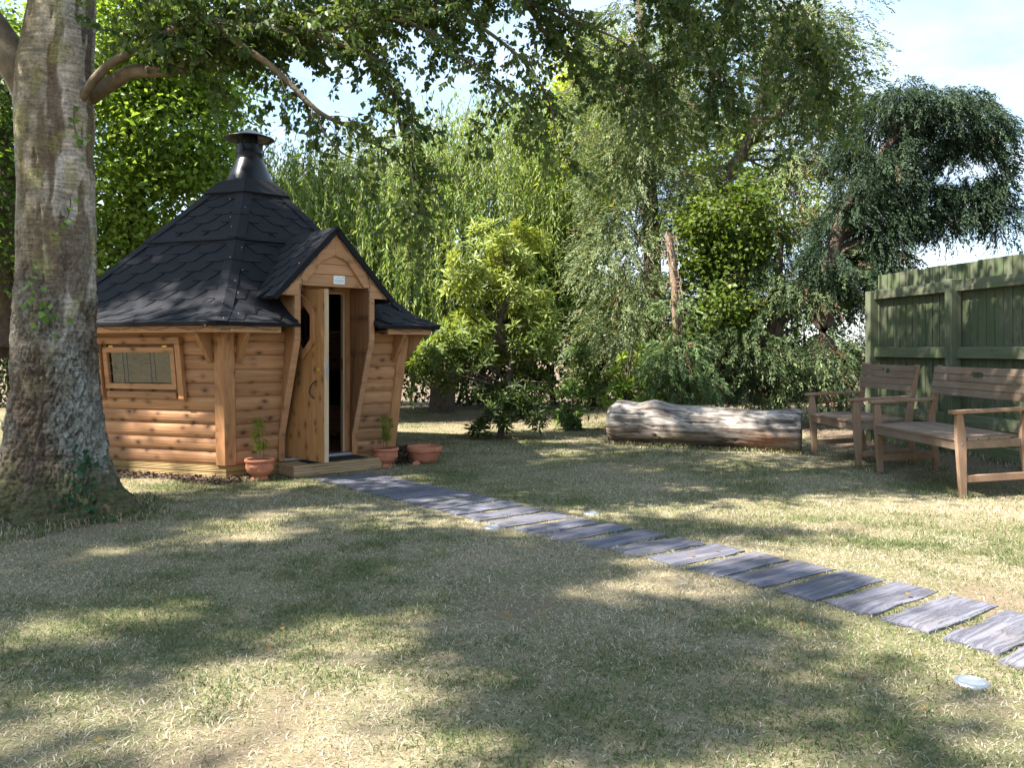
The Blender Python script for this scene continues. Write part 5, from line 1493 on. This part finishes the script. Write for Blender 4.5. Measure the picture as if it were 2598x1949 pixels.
conifer('conifer_tree', 'tall cypress with two bare forked limbs showing, right of centre', [(*(3.054, 12.8, 0.438), 0.17), (*(3.145, 12.8, 2.693), 0.14), (*(3.285, 12.8, 3.754), 0.10), (*(3.523, 12.8, 4.205), 0.085), (*(3.7, 12.8, 4.565), 0.07), (*(3.858, 12.8, 4.973), 0.07), (*(4.029, 12.8, 6.229), 0.04)],
        [(4.029, 12.8, 5.863, 0.914, 1, 0.792), (4.76, 12.8, 5.497, 0.731, 0.9, 0.914), (3.437, 13.1, 6.097, 0.873, 1, 0.749), (4.273, 12.8, 4.766, 0.731, 0.8, 0.488), (5.105, 12.9, 4.609, 0.491, 0.7, 0.676), (4.116, 12.6, 3.99, 0.54, 0.6, 0.33), (3.452, 13.4, 5.252, 0.574, 0.8, 0.574), (4.835, 13, 4.079, 0.681, 0.7, 0.371), (4.943, 12.8, 6.229, 0.67, 0.9, 0.549), (3.723, 12.9, 3.934, 0.43, 0.5, 0.369), (4.3, 12.7, 3.286, 0.484, 0.6, 0.363)],
        4600, 23, 0.36, GREEN_CON, nb=60, extra=[[(*(3.621, 12.8, 4.4), 0.09), (*(3.846, 12.7, 4.605), 0.075), (*(4.026, 12.6, 4.77), 0.06), (*(4.446, 12.6, 5.19), 0.03)]])
# ivy covered middle and lower dark growth
btree('ivy_covered_tree', 'sunny bright green ivy mass covering a trunk behind the log', [(*(3.143, 12.2, 0.474), 0.14), (*(3.172, 12.2, 2.275), 0.12), (*(3.227, 12.3, 3.572), 0.09)],
      [(2.887, 12.1, 3.073, 0.259, 0.4, 0.242), (3.232, 12.1, 3.418, 0.346, 0.4, 0.207), (3.608, 12.2, 3.088, 0.244, 0.4, 0.32), (2.777, 12, 2.314, 0.286, 0.4, 0.371), (3.261, 12.1, 2.612, 0.288, 0.4, 0.317), (2.949, 12, 1.8, 0.343, 0.4, 0.286), (2.691, 12, 1.4, 0.229, 0.3, 0.286)],
      760, 28, 0.075, [(0.05, 0.085, 0.015), (0.11, 0.17, 0.03), (0.18, 0.23, 0.06)], spread=0.20, aspect=0.9, nb=30, shell=0.3, holes=0.47)
conifer('conifer_tree', 'dark bushy cypress low behind the log, left of the fence', [(*(3.777, 12, 0.486), 0.12), (*(3.806, 12, 1.686), 0.10), (*(3.891, 12, 2.829), 0.05)],
        [(3.576, 11.9, 1.115, 0.623, 0.8, 0.737), (4.22, 11.8, 1.116, 0.618, 0.8, 0.787), (4.006, 12, 2.029, 0.686, 0.8, 0.629), (4.596, 11.9, 1.795, 0.51, 0.7, 0.737), (3.179, 11.9, 1.228, 0.51, 0.7, 0.623), (2.612, 11.9, 0.945, 0.51, 0.6, 0.51), (4.894, 11.8, 0.947, 0.45, 0.5, 0.618), (2.349, 12.3, 1.522, 0.41, 0.6, 0.644), (3.521, 12.2, 2.333, 0.349, 0.5, 0.407), (3.175, 12.1, 1.69, 0.346, 0.5, 0.346), (3.811, 12.2, 2.798, 0.349, 0.5, 0.349)],
        4600, 23, 0.30, GREEN_DARK[:1] + GREEN_CON[:3], nb=60)
conifer('leaning_conifer', 'dark cypress leaning right over the fence with arching crown', [(*(4.425, 11.6, 0.51), 0.17), (*(4.369, 11.6, 1.89), 0.14), (*(4.59, 11.6, 2.885), 0.085), (*(4.822, 11.6, 3.437), 0.075), (*(5.198, 11.6, 3.962), 0.06), (*(5.695, 11.6, 4.431), 0.04), (*(6.247, 11.6, 4.487), 0.03)],
        [(5.364, 11.6, 4.597, 0.442, 0.55, 0.249), (5.81, 11.5, 4.568, 0.493, 0.6, 0.274), (6.248, 11.5, 4.404, 0.438, 0.55, 0.329), (6.522, 11.5, 3.911, 0.274, 0.5, 0.493), (6.303, 11.6, 3.769, 0.387, 0.5, 0.442), (6.385, 11.5, 3.308, 0.329, 0.45, 0.329), (5.187, 11.7, 4.069, 0.446, 0.6, 0.334), (5.521, 11.7, 3.624, 0.279, 0.5, 0.613), (5.75, 11.6, 3.216, 0.249, 0.4, 0.387), (5.971, 11.6, 3.713, 0.221, 0.4, 0.331), (4.894, 11.8, 3.925, 0.393, 0.5, 0.337), (5.187, 11.7, 3.011, 0.39, 0.6, 0.501), (4.741, 11.7, 2.342, 0.39, 0.6, 0.557), (6.764, 11.4, 3.073, 0.19, 0.3, 0.326), (6.737, 11.4, 4.376, 0.152, 0.2, 0.119), (5.427, 11.5, 4.869, 0.142, 0.2, 0.11), (6.628, 11.4, 3.561, 0.163, 0.3, 0.217), (5.198, 11.6, 2.553, 0.276, 0.5, 0.387), (6.029, 11.5, 2.98, 0.164, 0.3, 0.219), (4.511, 11.4, 2.91, 0.271, 0.4, 0.271), (4.755, 11.4, 3.399, 0.271, 0.35, 0.244), (4.294, 11.4, 2.476, 0.271, 0.4, 0.326), (5.108, 11.4, 3.616, 0.271, 0.35, 0.271)],
        7600, 23, 0.26, GREEN_CONB, droop=0.8, nb=50, leaf=(0.05, 0.016), gaps=0.36, brown=0.006)
# lopped trunk
lt = thing('lopped_trunk', 'short sawn-off reddish trunk with peeling bark among the conifers', 'tree trunk', (2.417, 12, 0.543), 0)
b0 = np.array(lt.location); b0[2] = 0; lt.location = tuple(b0)
q = curve_pts([tuple(np.array(p[:3]) - b0) + (p[3],) for p in [(*(2.451, 12, 0.371), 0.07), (*(2.354, 11.8, 1.397), 0.062), (*(2.307, 11.7, 2.008), 0.058), (*(2.262, 11.7, 2.454), 0.056), (*(2.212, 11.7, 2.832), 0.056)]], 8)
piece('stem', tube_np(q[:, :3], q[:, 3], 14), M['bark_pale'], lt, smooth=True)
V, F = lathe([(0.0005, 0.004), (0.056, 0.0)], 16)
e = q[-1]; piece('sawn_end', ([(x + e[0], y + e[1], z + e[2] + 0.001) for x, y, z in V], F), M['edge'], lt)
tbp = Tubes()
for k in range(26):
    z = q[rng.integers(14, len(q))]; a = rng.uniform(3.4, 6.0); r = z[3]
    p0 = z[:3] + np.array([math.cos(a), math.sin(a), 0]) * r
    l = rng.uniform(0.05, 0.16)
    tbp.add([p0, p0 + np.array([math.cos(a) * l * 0.6, math.sin(a) * l * 0.6, 0.01]), p0 + np.array([math.cos(a) * l * 0.8, math.sin(a) * l * 0.8, -l * 0.8])], [0.008, 0.006, 0.002], 4)
tbp.build('peeling_bark', M['bark_pale'], lt)['kind'] = 'stuff'

# far hedge and fill at the end of the lawn
def hedge(name, label, x0, x1, y, h, clumps, cols, cat='hedge'):
    t = thing(name, label, cat, ((x0 + x1) / 2, y, 0))
    xs = np.arange(x0, x1, 0.9)
    bl = [(x - (x0 + x1) / 2, rng.uniform(-0.3, 0.3), h * 0.5 + rng.uniform(-0.2, 0.2), 0.75, 0.55, h * 0.52 * rng.uniform(0.8, 1.15)) for x in xs]
    o, P = leaf_cloud('foliage', t, bl, clumps, 24, 0.11, cols, spread=0.18, shell=0.35)
    tbh = Tubes()
    for x in xs:
        for k in range(3):
            b = np.array([x - (x0 + x1) / 2 + rng.uniform(-0.4, 0.4), rng.uniform(-0.2, 0.2), 0.0])
            q = curve_pts([(*b, 0), (*(b + rng.normal(0, 0.1, 3) + np.array([0, 0, h * 0.4])), 0), (*(b + rng.normal(0, 0.25, 3) + np.array([0, 0, h * 0.85])), 0)], 4)
            tbh.add(q[:, :3], np.linspace(0.035, 0.008, len(q)), 5)
    tbh.build('stems', M['bark'], t)
hedge('hedge', 'dark hedge across the far end of the lawn', -4.6, 6.5, 17.6, 2.7, 1500, GREEN_DARK)
hedge('hedge', 'dark hedge at the left edge, behind birch and cabin', -13.0, -4.7, 17.2, 3.2, 900, GREEN_DARK)
btree('broadleaf_tree', 'mid-green tree above the hedge, behind the twisted shrub', [(*(0.244, 16.5, 0.454), 0.16), (*(0.322, 16.5, 1.868), 0.13), (*(0.244, 16.5, 3.754), 0.06)],
      [(0.401, 16.5, 2.496, 0.943, 1.1, 0.864), (1.101, 16.4, 3.113, 0.859, 1, 0.859), (-0.15, 16.6, 3.295, 0.79, 0.9, 0.632), (1.172, 16.3, 1.86, 0.854, 0.9, 0.699), (-0.935, 16.5, 1.868, 0.864, 0.9, 0.707), (-1.866, 16.4, 1.317, 0.703, 0.8, 0.547)],
      520, 28, 0.12, GREEN_MID, spread=0.22, nb=40)

# twisted shrub (pieris) on the lawn
def whorl_shrub(name, label, trunk, blobs, rosettes, size, cols, per=9, mat='leaf_glossy', cat='shrub', aspect=0.26, nb=45, key_z=None, extra=()):
    off = np.array([trunk[0][0], trunk[0][1], 0.0])
    t = thing(name, label, cat, tuple(off))
    bl = [(q[0] - off[0], q[1] - off[1], *q[2:]) for q in blobs]
    P, d, bi = in_blobs(bl, rosettes, 0.5)
    k_ = fbm(P * 2.4 + 3.0, 73, 2) > 0.40
    P, d = P[k_], d[k_]; rosettes = len(P)
    ax = norm(d * np.array([1, 1, 0.4]) + np.array([0, 0, 0.7]) + rdir(rosettes) * 0.3)
    s1 = norm(np.cross(ax, rdir(rosettes))); s2 = np.cross(ax, s1)
    th = np.tile(np.arange(per) * 2.4, rosettes) + np.repeat(rng.uniform(0, 6, rosettes), per)
    r = lambda q: np.repeat(q, per, 0)
    rad = np.cos(th)[:, None] * r(s1) + np.sin(th)[:, None] * r(s2)
    lift = np.tile(np.linspace(-0.15, 0.9, per), rosettes)[:, None]
    A = rad + r(ax) * lift + rng.normal(0, 0.12, rad.shape)
    C = r(P) + r(ax) * (lift * 0.03) + rad * 0.004
    N = r(ax) - rad * lift * 0.5
    n = len(C); L = size * rng.uniform(0.65, 1.2, n)
    if key_z:
        k = sstep(key_z[0], key_z[1], P[:, 2]) * 0.75 + rng.random(rosettes) * 0.3
    else: k = rng.random(rosettes)
    leaf_mesh('leaves', C, A, N, L, L * aspect, pal(n, cols, 0.14, r(k) + rng.normal(0, 0.08, n)), M[mat], t, 0.12, 0.5)
    tr = [(a - off[0], b - off[1], c, dd) for a, b, c, dd in trunk]
    wood_net(t, 'trunk', tr, P, M['bark'], nb=nb, r_end=0.005, start=0.15)
    for e in extra:
        q = curve_pts([(a - off[0], b - off[1], c, dd) for a, b, c, dd in e], 6)
        piece('stem', tube_np(q[:, :3], q[:, 3], 8), M['bark_red'], t, smooth=True)
whorl_shrub('twisted_shrub', 'tall evergreen shrub with a twisted bare stem on the lawn', [(*(-0.144, 11.2, -0.011), 0.05), (*(-0.091, 11.2, 0.587), 0.05), (*(0.005, 11.2, 1.013), 0.048), (*(-0.059, 11.2, 1.227), 0.045), (*(-0.181, 11.2, 1.429), 0.042), (*(-0.123, 11.2, 1.707), 0.036), (*(-0.027, 11.25, 2.138), 0.03), (*(-0.145, 11.3, 2.518), 0.018)],
            [(-0.371, 11.3, 2.518, 0.484, 0.5, 0.323), (0.06, 11.4, 2.639, 0.434, 0.5, 0.326), (-0.587, 11.3, 2.088, 0.377, 0.45, 0.269), (0.167, 11.3, 1.98, 0.43, 0.5, 0.377), (-0.266, 11.4, 2.747, 0.434, 0.4, 0.217), (-0.587, 11.3, 1.335, 0.484, 0.5, 0.377), (-0.909, 11.3, 1.012, 0.43, 0.45, 0.377), (0.272, 11.2, 1.333, 0.427, 0.45, 0.32), (-0.315, 11.2, 0.8, 0.587, 0.5, 0.32), (0.164, 11.1, 0.698, 0.37, 0.4, 0.317), (0.32, 11, 0.336, 0.21, 0.25, 0.183), (-0.152, 11, 0.388, 0.262, 0.3, 0.262), (-0.438, 10.95, 0.131, 0.125, 0.15, 0.115), (0.49, 11.3, 1.657, 0.215, 0.3, 0.269)],
            1250, 0.125, [(0.035, 0.060, 0.014), (0.080, 0.120, 0.026), (0.18, 0.24, 0.045), (0.30, 0.35, 0.085)], per=10, key_z=(0.5, 2.0), nb=60, extra=[])
whorl_shrub('laurel_shrub', 'young dark laurel shrub left of the log, behind it', [(*(0.873, 12.3, -0.048), 0.02), (*(0.914, 12.3, 0.526), 0.016), (*(1.048, 12.3, 1.171), 0.008)],
            [(1.002, 12.3, 0.936, 0.264, 0.25, 0.264), (0.826, 12.3, 0.585, 0.293, 0.25, 0.234), (1.177, 12.3, 0.644, 0.234, 0.25, 0.234), (0.877, 12.2, 0.183, 0.232, 0.22, 0.203), (1.06, 12.3, 1.171, 0.146, 0.15, 0.117)], 85, 0.14, [(0.03, 0.06, 0.015), (0.07, 0.12, 0.03), (0.13, 0.20, 0.04)], per=8, aspect=0.42, nb=20)
whorl_shrub('laurel_shrub', 'young bright green laurel shrub rising behind the left end of the log', [(*(1.58, 11.6, 0.095), 0.02), (*(1.607, 11.6, 0.675), 0.016), (*(1.679, 11.6, 1.228), 0.008)],
            [(1.663, 11.6, 1.117, 0.155, 0.18, 0.221), (1.497, 11.6, 0.786, 0.249, 0.25, 0.193), (1.801, 11.6, 0.786, 0.193, 0.2, 0.193), (1.386, 11.6, 0.565, 0.221, 0.22, 0.193), (1.773, 11.6, 0.51, 0.304, 0.25, 0.166)], 90, 0.13, [(0.09, 0.16, 0.02), (0.17, 0.26, 0.04), (0.26, 0.34, 0.07)], per=8, aspect=0.42, nb=20)
conifer('feathery_shrub', 'light green feathery conifer shrub rising directly behind the log', [(*(2.394, 11.4, 0.141), 0.05), (*(2.367, 11.4, 0.847), 0.03), (*(2.305, 11.5, 1.392), 0.012)],
        [(2.231, 11.4, 1.119, 0.326, 0.35, 0.271), (2.104, 11.3, 0.796, 0.323, 0.3, 0.242), (2.534, 11.3, 0.743, 0.323, 0.35, 0.269), (2.415, 11.5, 1.337, 0.246, 0.3, 0.219), (2.258, 11.4, 1.58, 0.217, 0.25, 0.299)], 520, 26, 0.26, [(0.05, 0.095, 0.03), (0.11, 0.17, 0.06), (0.19, 0.25, 0.10)], group=None, cat='shrub', nb=25)

# wispy plants in the urns
def wispy(label, loc, sgn):
    t = thing('wispy_plant', label, 'plant', loc)
    tbw = Tubes(); C = []; A = []
    for k in range(3):
        x0 = rng.uniform(-0.05, 0.05); q = curve_pts([(x0, 0, -0.005, 0), (x0 + 0.01, 0.0, 0.12, 0), (x0 + rng.uniform(-0.05, 0.05), 0.01, rng.uniform(0.26, 0.36), 0)], 8)
        piece('stem', tube_np(q[:, :3], np.linspace(0.0035, 0.0012, len(q)), 5), M['twig'], t)
        for _ in range(30):
            b = q[rng.integers(6, len(q))][:3]; d = norm(rng.normal(0, 1, 3) * np.array([1, 1, 0.4])); l = rng.uniform(0.03, 0.08)
            m = 14
            for u in np.linspace(0.1, 1, m):
                C.append(b + d * l * u + np.array([0, 0, 0.02 * math.sin(u * 3)])); A.append(rng.normal(0, 1, 3))
    n = len(C)
    leaf_mesh('foliage', np.array(C), np.array(A), rdir(n), 0.026, 0.0045, pal(n, [(0.18, 0.25, 0.035), (0.30, 0.37, 0.06)]), M['leaf'], t)
wispy('wispy yellow-green asparagus fern in the left urn', (*POT1, 0.178), 1)
wispy('wispy yellow-green asparagus fern in the right urn', (*POT2, 0.178), -1)

# unseen trees added left of the picture to shade and dapple the lawn
rng = np.random.default_rng(5)
def shade_tree(label, x, y, zc, blobs, clumps):
    btree('broadleaf_tree', label, [(x, y, 0, 0.35), (x + 0.1, y, zc * 0.45, 0.28), (x, y + 0.1, zc, 0.14)],
          blobs, clumps, 26, 0.16, GREEN_MID, spread=0.15, nb=30, group=None, shell=0.2, gaps=0.47)
shade_tree('unseen tall tree added left of the picture to shade the foreground', -10.6, 0.8, 10.5, [(-10.2, 0.4, 11.0, 2.6, 2.4, 1.9), (-8.0, -0.6, 10.0, 1.7, 1.5, 1.2), (-12.2, 1.2, 12.0, 1.8, 1.8, 1.4), (-8.2, 2.0, 10.4, 1.6, 1.4, 1.1)], 1150)
shade_tree('unseen tall tree added left of the picture to shade lawn and cabin', -11.1, 5.4, 11.0, [(-10.4, 5.0, 11.4, 2.6, 2.2, 1.8), (-7.8, 5.4, 10.0, 1.7, 1.6, 1.1), (-12.4, 6.4, 12.4, 1.7, 1.8, 1.4), (-7.0, 7.2, 11.0, 1.6, 1.5, 1.0), (-4.8, 5.6, 11.6, 1.6, 1.8, 1.0)], 1300)

# ------------------------------------------------------------------ bark mulch round the cabin
def chips(name, label, pts):
    n = len(pts)
    A = rdir(n) * np.array([1, 1, 0.35]); N = rdir(n) + np.array([0, 0, 1.2]); L = rng.uniform(0.02, 0.055, n)
    o = leaf_mesh(name, pts, A, N, L, L * 0.4, pal(n, [(0.035, 0.022, 0.016), (0.075, 0.048, 0.034), (0.16, 0.11, 0.08)], 0.2), M['mulch'], None, 0.05, 0.5)
    return tag(o, label, 'mulch', kind='stuff')
c_, s_ = math.cos(HROT), math.sin(HROT)
def hloc(x, y): return HUT.x + c_ * x - s_ * y, HUT.y + s_ * x + c_ * y
mp = []
while len(mp) < 5200:
    r = rng.uniform(1.55, 2.15); th = rng.uniform(R(-200), R(-20))
    x, y = hloc(r * math.cos(th), r * math.sin(th))
    m = (th + R(360)) % R(60)
    apd = r * math.cos((th % R(60)) - R(30))
    if not (1.60 < apd < 1.86 + 0.09 * math.sin(th * 11)): continue
    lx = r * math.cos(th)
    if R(-110) < th < R(-72): continue
    mp.append((x, y, 0.006 + rng.random() * 0.02))
chips('bark_mulch', 'dark bark chip mulch round the foot of the cabin', np.array(mp))

# ------------------------------------------------------------------ grass
def grass(n, ymin, ymax, hmin, hmax, w, seg, seed):
    r = np.random.default_rng(seed)
    m = int(n * 1.9)
    y = ymin + (ymax - ymin) * r.random(m) ** (0.8 if ymax < 8 else 1.0)
    lim = 0.63 * y + 0.3
    q_ = r.random(m) * 2 - 1
    x = np.where(r.random(m) < 0.8, q_ * lim, np.sign(q_) * (lim + np.abs(q_) * 1.6))    # thinner beyond the edges of the picture
    keep = np.ones(m, bool)
    keep &= r.random(m) > soil_mask(x, y) * 0.95
    dx, dy = x - HUT.x, y - HUT.y
    lx = c_ * dx + s_ * dy; ly = -s_ * dx + c_ * dy
    th = np.arctan2(ly, lx); apd = np.hypot(lx, ly) * np.cos((th % R(60)) - R(30))
    keep &= apd > 1.84 + 0.12 * (vnoise(np.stack([x * 6, y * 6, 0 * x], -1), 8) - 0.3)
    keep &= ~((lx > SX0 - 0.01) & (lx < SX1 + 0.01) & (ly > SY0 - 0.005) & (ly < -1.5))
    keep &= np.hypot(x - TREE[0], y - TREE[1]) > 0.50
    for sx, sy, sa in SLEEP:
        ca, sa_ = math.cos(sa), math.sin(sa)
        u = ca * (x - sx) + sa_ * (y - sy); v = -sa_ * (x - sx) + ca * (y - sy)
        keep &= ~((abs(u) < 0.272 + 0.02 * r.random(m)) & (abs(v) < 0.090 + 0.018 * r.random(m)))
    for gx_, gy_ in GLS: keep &= np.hypot(x - gx_, y - gy_) > 0.062
    x, y = x[keep][:n], y[keep][:n]; n = len(x)
    z = height(x, y) - 0.004
    g1 = fbm(np.stack([x * 1.1, y * 1.1, 0 * x], -1), 61, 4); g2 = fbm(np.stack([x * 5, y * 5, 0 * x], -1), 63, 3)
    green = r.random(n) < np.clip(0.36 + (g1 - 0.5) * 2.6 + (g2 - 0.5) * 1.4, 0.06, 0.95)
    h = (hmin + (hmax - hmin) * r.random(n)) * (0.7 + 0.7 * g2)
    az = r.random(n) * 6.283; lean = np.where(green, r.uniform(0.2, 1.25, n), r.uniform(0.7, 1.5, n))
    d = np.stack([np.cos(az) * np.sin(lean), np.sin(az) * np.sin(lean), np.cos(lean)], -1)
    az2 = r.random(n) * 6.283
    sd = np.stack([np.cos(az2), np.sin(az2), 0 * az2], -1) * (w * r.uniform(0.6, 1.3, n))[:, None] * 0.5
    b = np.stack([x, y, z], -1)
    k = rng.random(n)
    straw = pal(n, [(0.27, 0.215, 0.145), (0.45, 0.385, 0.275), (0.60, 0.535, 0.42)], 0.12)
    gr = pal(n, [(0.07, 0.10, 0.034), (0.12, 0.155, 0.055), (0.18, 0.21, 0.085)], 0.15)
    col = np.where(green[:, None], gr, straw)
    if seg == 2:
        mid = b + d * (h * 0.55)[:, None]
        tip = b + d * h[:, None] + np.stack([np.cos(az), np.sin(az), -0.9 + 0 * az], -1) * (h * 0.25)[:, None]
        tip[:, 2] = np.maximum(tip[:, 2], z + 0.004)
        V = np.stack([b - sd, b + sd, mid - sd * 0.8, mid + sd * 0.8, tip], 1).reshape(-1, 3)
        i = np.arange(n)[:, None] * 5
        T = np.concatenate([i + np.array([[0, 1, 3]]), i + np.array([[0, 3, 2]]), i + np.array([[2, 3, 4]])]); kk = 5
    else:
        tip = b + d * h[:, None]
        V = np.stack([b - sd, b + sd, tip], 1).reshape(-1, 3); T = np.arange(n)[:, None] * 3 + np.array([[0, 1, 2]]); kk = 3
    return V, T, np.repeat(col, kk, 0)
GLS = [(1.668, 3.004), (-0.134, 5.526), (0.577, 6.029), (0.826, 4.242), (1.649, 4.791)]
Vs, Ts, Cs = [], [], []; nb0 = 0
for a in ((224000, 2.1, 5.2, 0.014, 0.038, 0.0036, 2, 1), (190000, 5.0, 9.5, 0.015, 0.038, 0.006, 1, 2), (90000, 9.3, 17.5, 0.018, 0.042, 0.012, 1, 3)):
    V, T, c = grass(*a); Vs.append(V); Ts.append(T + nb0); Cs.append(c); nb0 += len(V)
# longer tufts left uncut round the trunk, log, benches, fence foot and stones
def tufts(px, py, hmin, hmax, seed):
    r = np.random.default_rng(seed); n = len(px)
    z = height(px, py) - 0.004
    az = r.random(n) * 6.283; lean = r.uniform(0.1, 0.9, n); h = r.uniform(hmin, hmax, n)
    d = np.stack([np.cos(az) * np.sin(lean), np.sin(az) * np.sin(lean), np.cos(lean)], -1)
    sd = np.stack([np.cos(az + 1.4), np.sin(az + 1.4), 0 * az], -1) * (0.0032 * r.uniform(0.7, 1.5, n))[:, None]
    b = np.stack([px, py, z], -1); mid = b + d * (h * 0.6)[:, None]
    tip = b + d * h[:, None] + np.stack([np.cos(az), np.sin(az), -0.8 + 0 * az], -1) * (h * 0.28)[:, None]
    V = np.stack([b - sd, b + sd, mid - sd * 0.8, mid + sd * 0.8, tip], 1).reshape(-1, 3)
    i = np.arange(n)[:, None] * 5
    T = np.concatenate([i + np.array([[0, 1, 3]]), i + np.array([[0, 3, 2]]), i + np.array([[2, 3, 4]])])
    col = np.where((r.random(n) < 0.55)[:, None], pal(n, [(0.06, 0.09, 0.03), (0.15, 0.19, 0.06)], 0.15), pal(n, [(0.26, 0.20, 0.12), (0.52, 0.45, 0.32)], 0.12))
    return V, T, np.repeat(col, 5, 0)
tx, ty = [], []
def ring(cx, cy, r0, r1, n):
    a = rng.random(n) * 6.283; q = rng.uniform(r0, r1, n) * (1 + 0.12 * np.cos(a * 5 + 0.6)); tx.append(cx + q * np.cos(a)); ty.append(cy + q * np.sin(a))
def line(x0, y0, x1, y1, w, n):
    u = rng.random(n); o = rng.normal(0, w, n); L_ = math.hypot(x1 - x0, y1 - y0)
    tx.append(x0 + (x1 - x0) * u - (y1 - y0) / L_ * o); ty.append(y0 + (y1 - y0) * u + (x1 - x0) / L_ * o)
ring(TREE[0], TREE[1], 0.50, 0.74, 3000)
line(1.22, 10.34, 3.36, 9.52, 0.05, 1500)
line(4.42, 9.9, 5.1, 5.6, 0.07, 1100)
for bx_, by_ in ((3.53, 7.97), (3.63, 6.70), (4.10, 8.02), (4.22, 6.75), (3.39, 9.32), (3.46, 8.28), (3.98, 9.36), (4.05, 8.32), (*POT1,), (*POT2,), (-0.925, 8.75)): ring(bx_, by_, 0.03 if bx_ > 0 else 0.10, 0.11 if bx_ > 0 else 0.17, 60)
tx = np.concatenate(tx); ty = np.concatenate(ty)
kp = np.ones(len(tx), bool)
for sx, sy, sa in SLEEP:
    ca, sa_ = math.cos(sa), math.sin(sa)
    kp &= ~((abs(ca * (tx - sx) + sa_ * (ty - sy)) < 0.29) & (abs(-sa_ * (tx - sx) + ca * (ty - sy)) < 0.10))
ddx, ddy = tx - HUT.x, ty - HUT.y
kp &= ~((np.hypot(ddx, ddy) < 1.75) | ((c_ * ddx + s_ * ddy > SX0) & (c_ * ddx + s_ * ddy < SX1) & (-s_ * ddx + c_ * ddy > SY0) & (np.hypot(ddx, ddy) < 2.2)))
V, T, c = tufts(tx[kp], ty[kp], 0.035, 0.085, 17); Vs.append(V); Ts.append(T + nb0); Cs.append(c)
go = tri_mesh('lawn_grass', np.concatenate(Vs), np.concatenate(Ts), M['blade'], None, col=np.concatenate(Cs))
tag(go, 'short patchy lawn grass, half green and half dried straw', 'grass', kind='stuff')

# fallen leaves
n = 80
y = rng.uniform(2.5, 9, n); x = (rng.random(n) * 2 - 1) * (0.6 * y)
fl = leaf_mesh('fallen_leaves', np.stack([x, y, height(x, y) + 0.028], -1), rdir(n) * np.array([1, 1, 0.15]), rdir(n) * 0.35 + np.array([0, 0, 1]), rng.uniform(0.016, 0.034, n), rng.uniform(0.014, 0.026, n),
          pal(n, [(0.50, 0.34, 0.03), (0.42, 0.22, 0.05), (0.30, 0.13, 0.05), (0.5, 0.42, 0.28)], 0.12), M['leaf'], None, 0.15, 0.45)
tag(fl, 'scattered yellow and brown fallen leaves on the grass', 'leaves', kind='stuff')
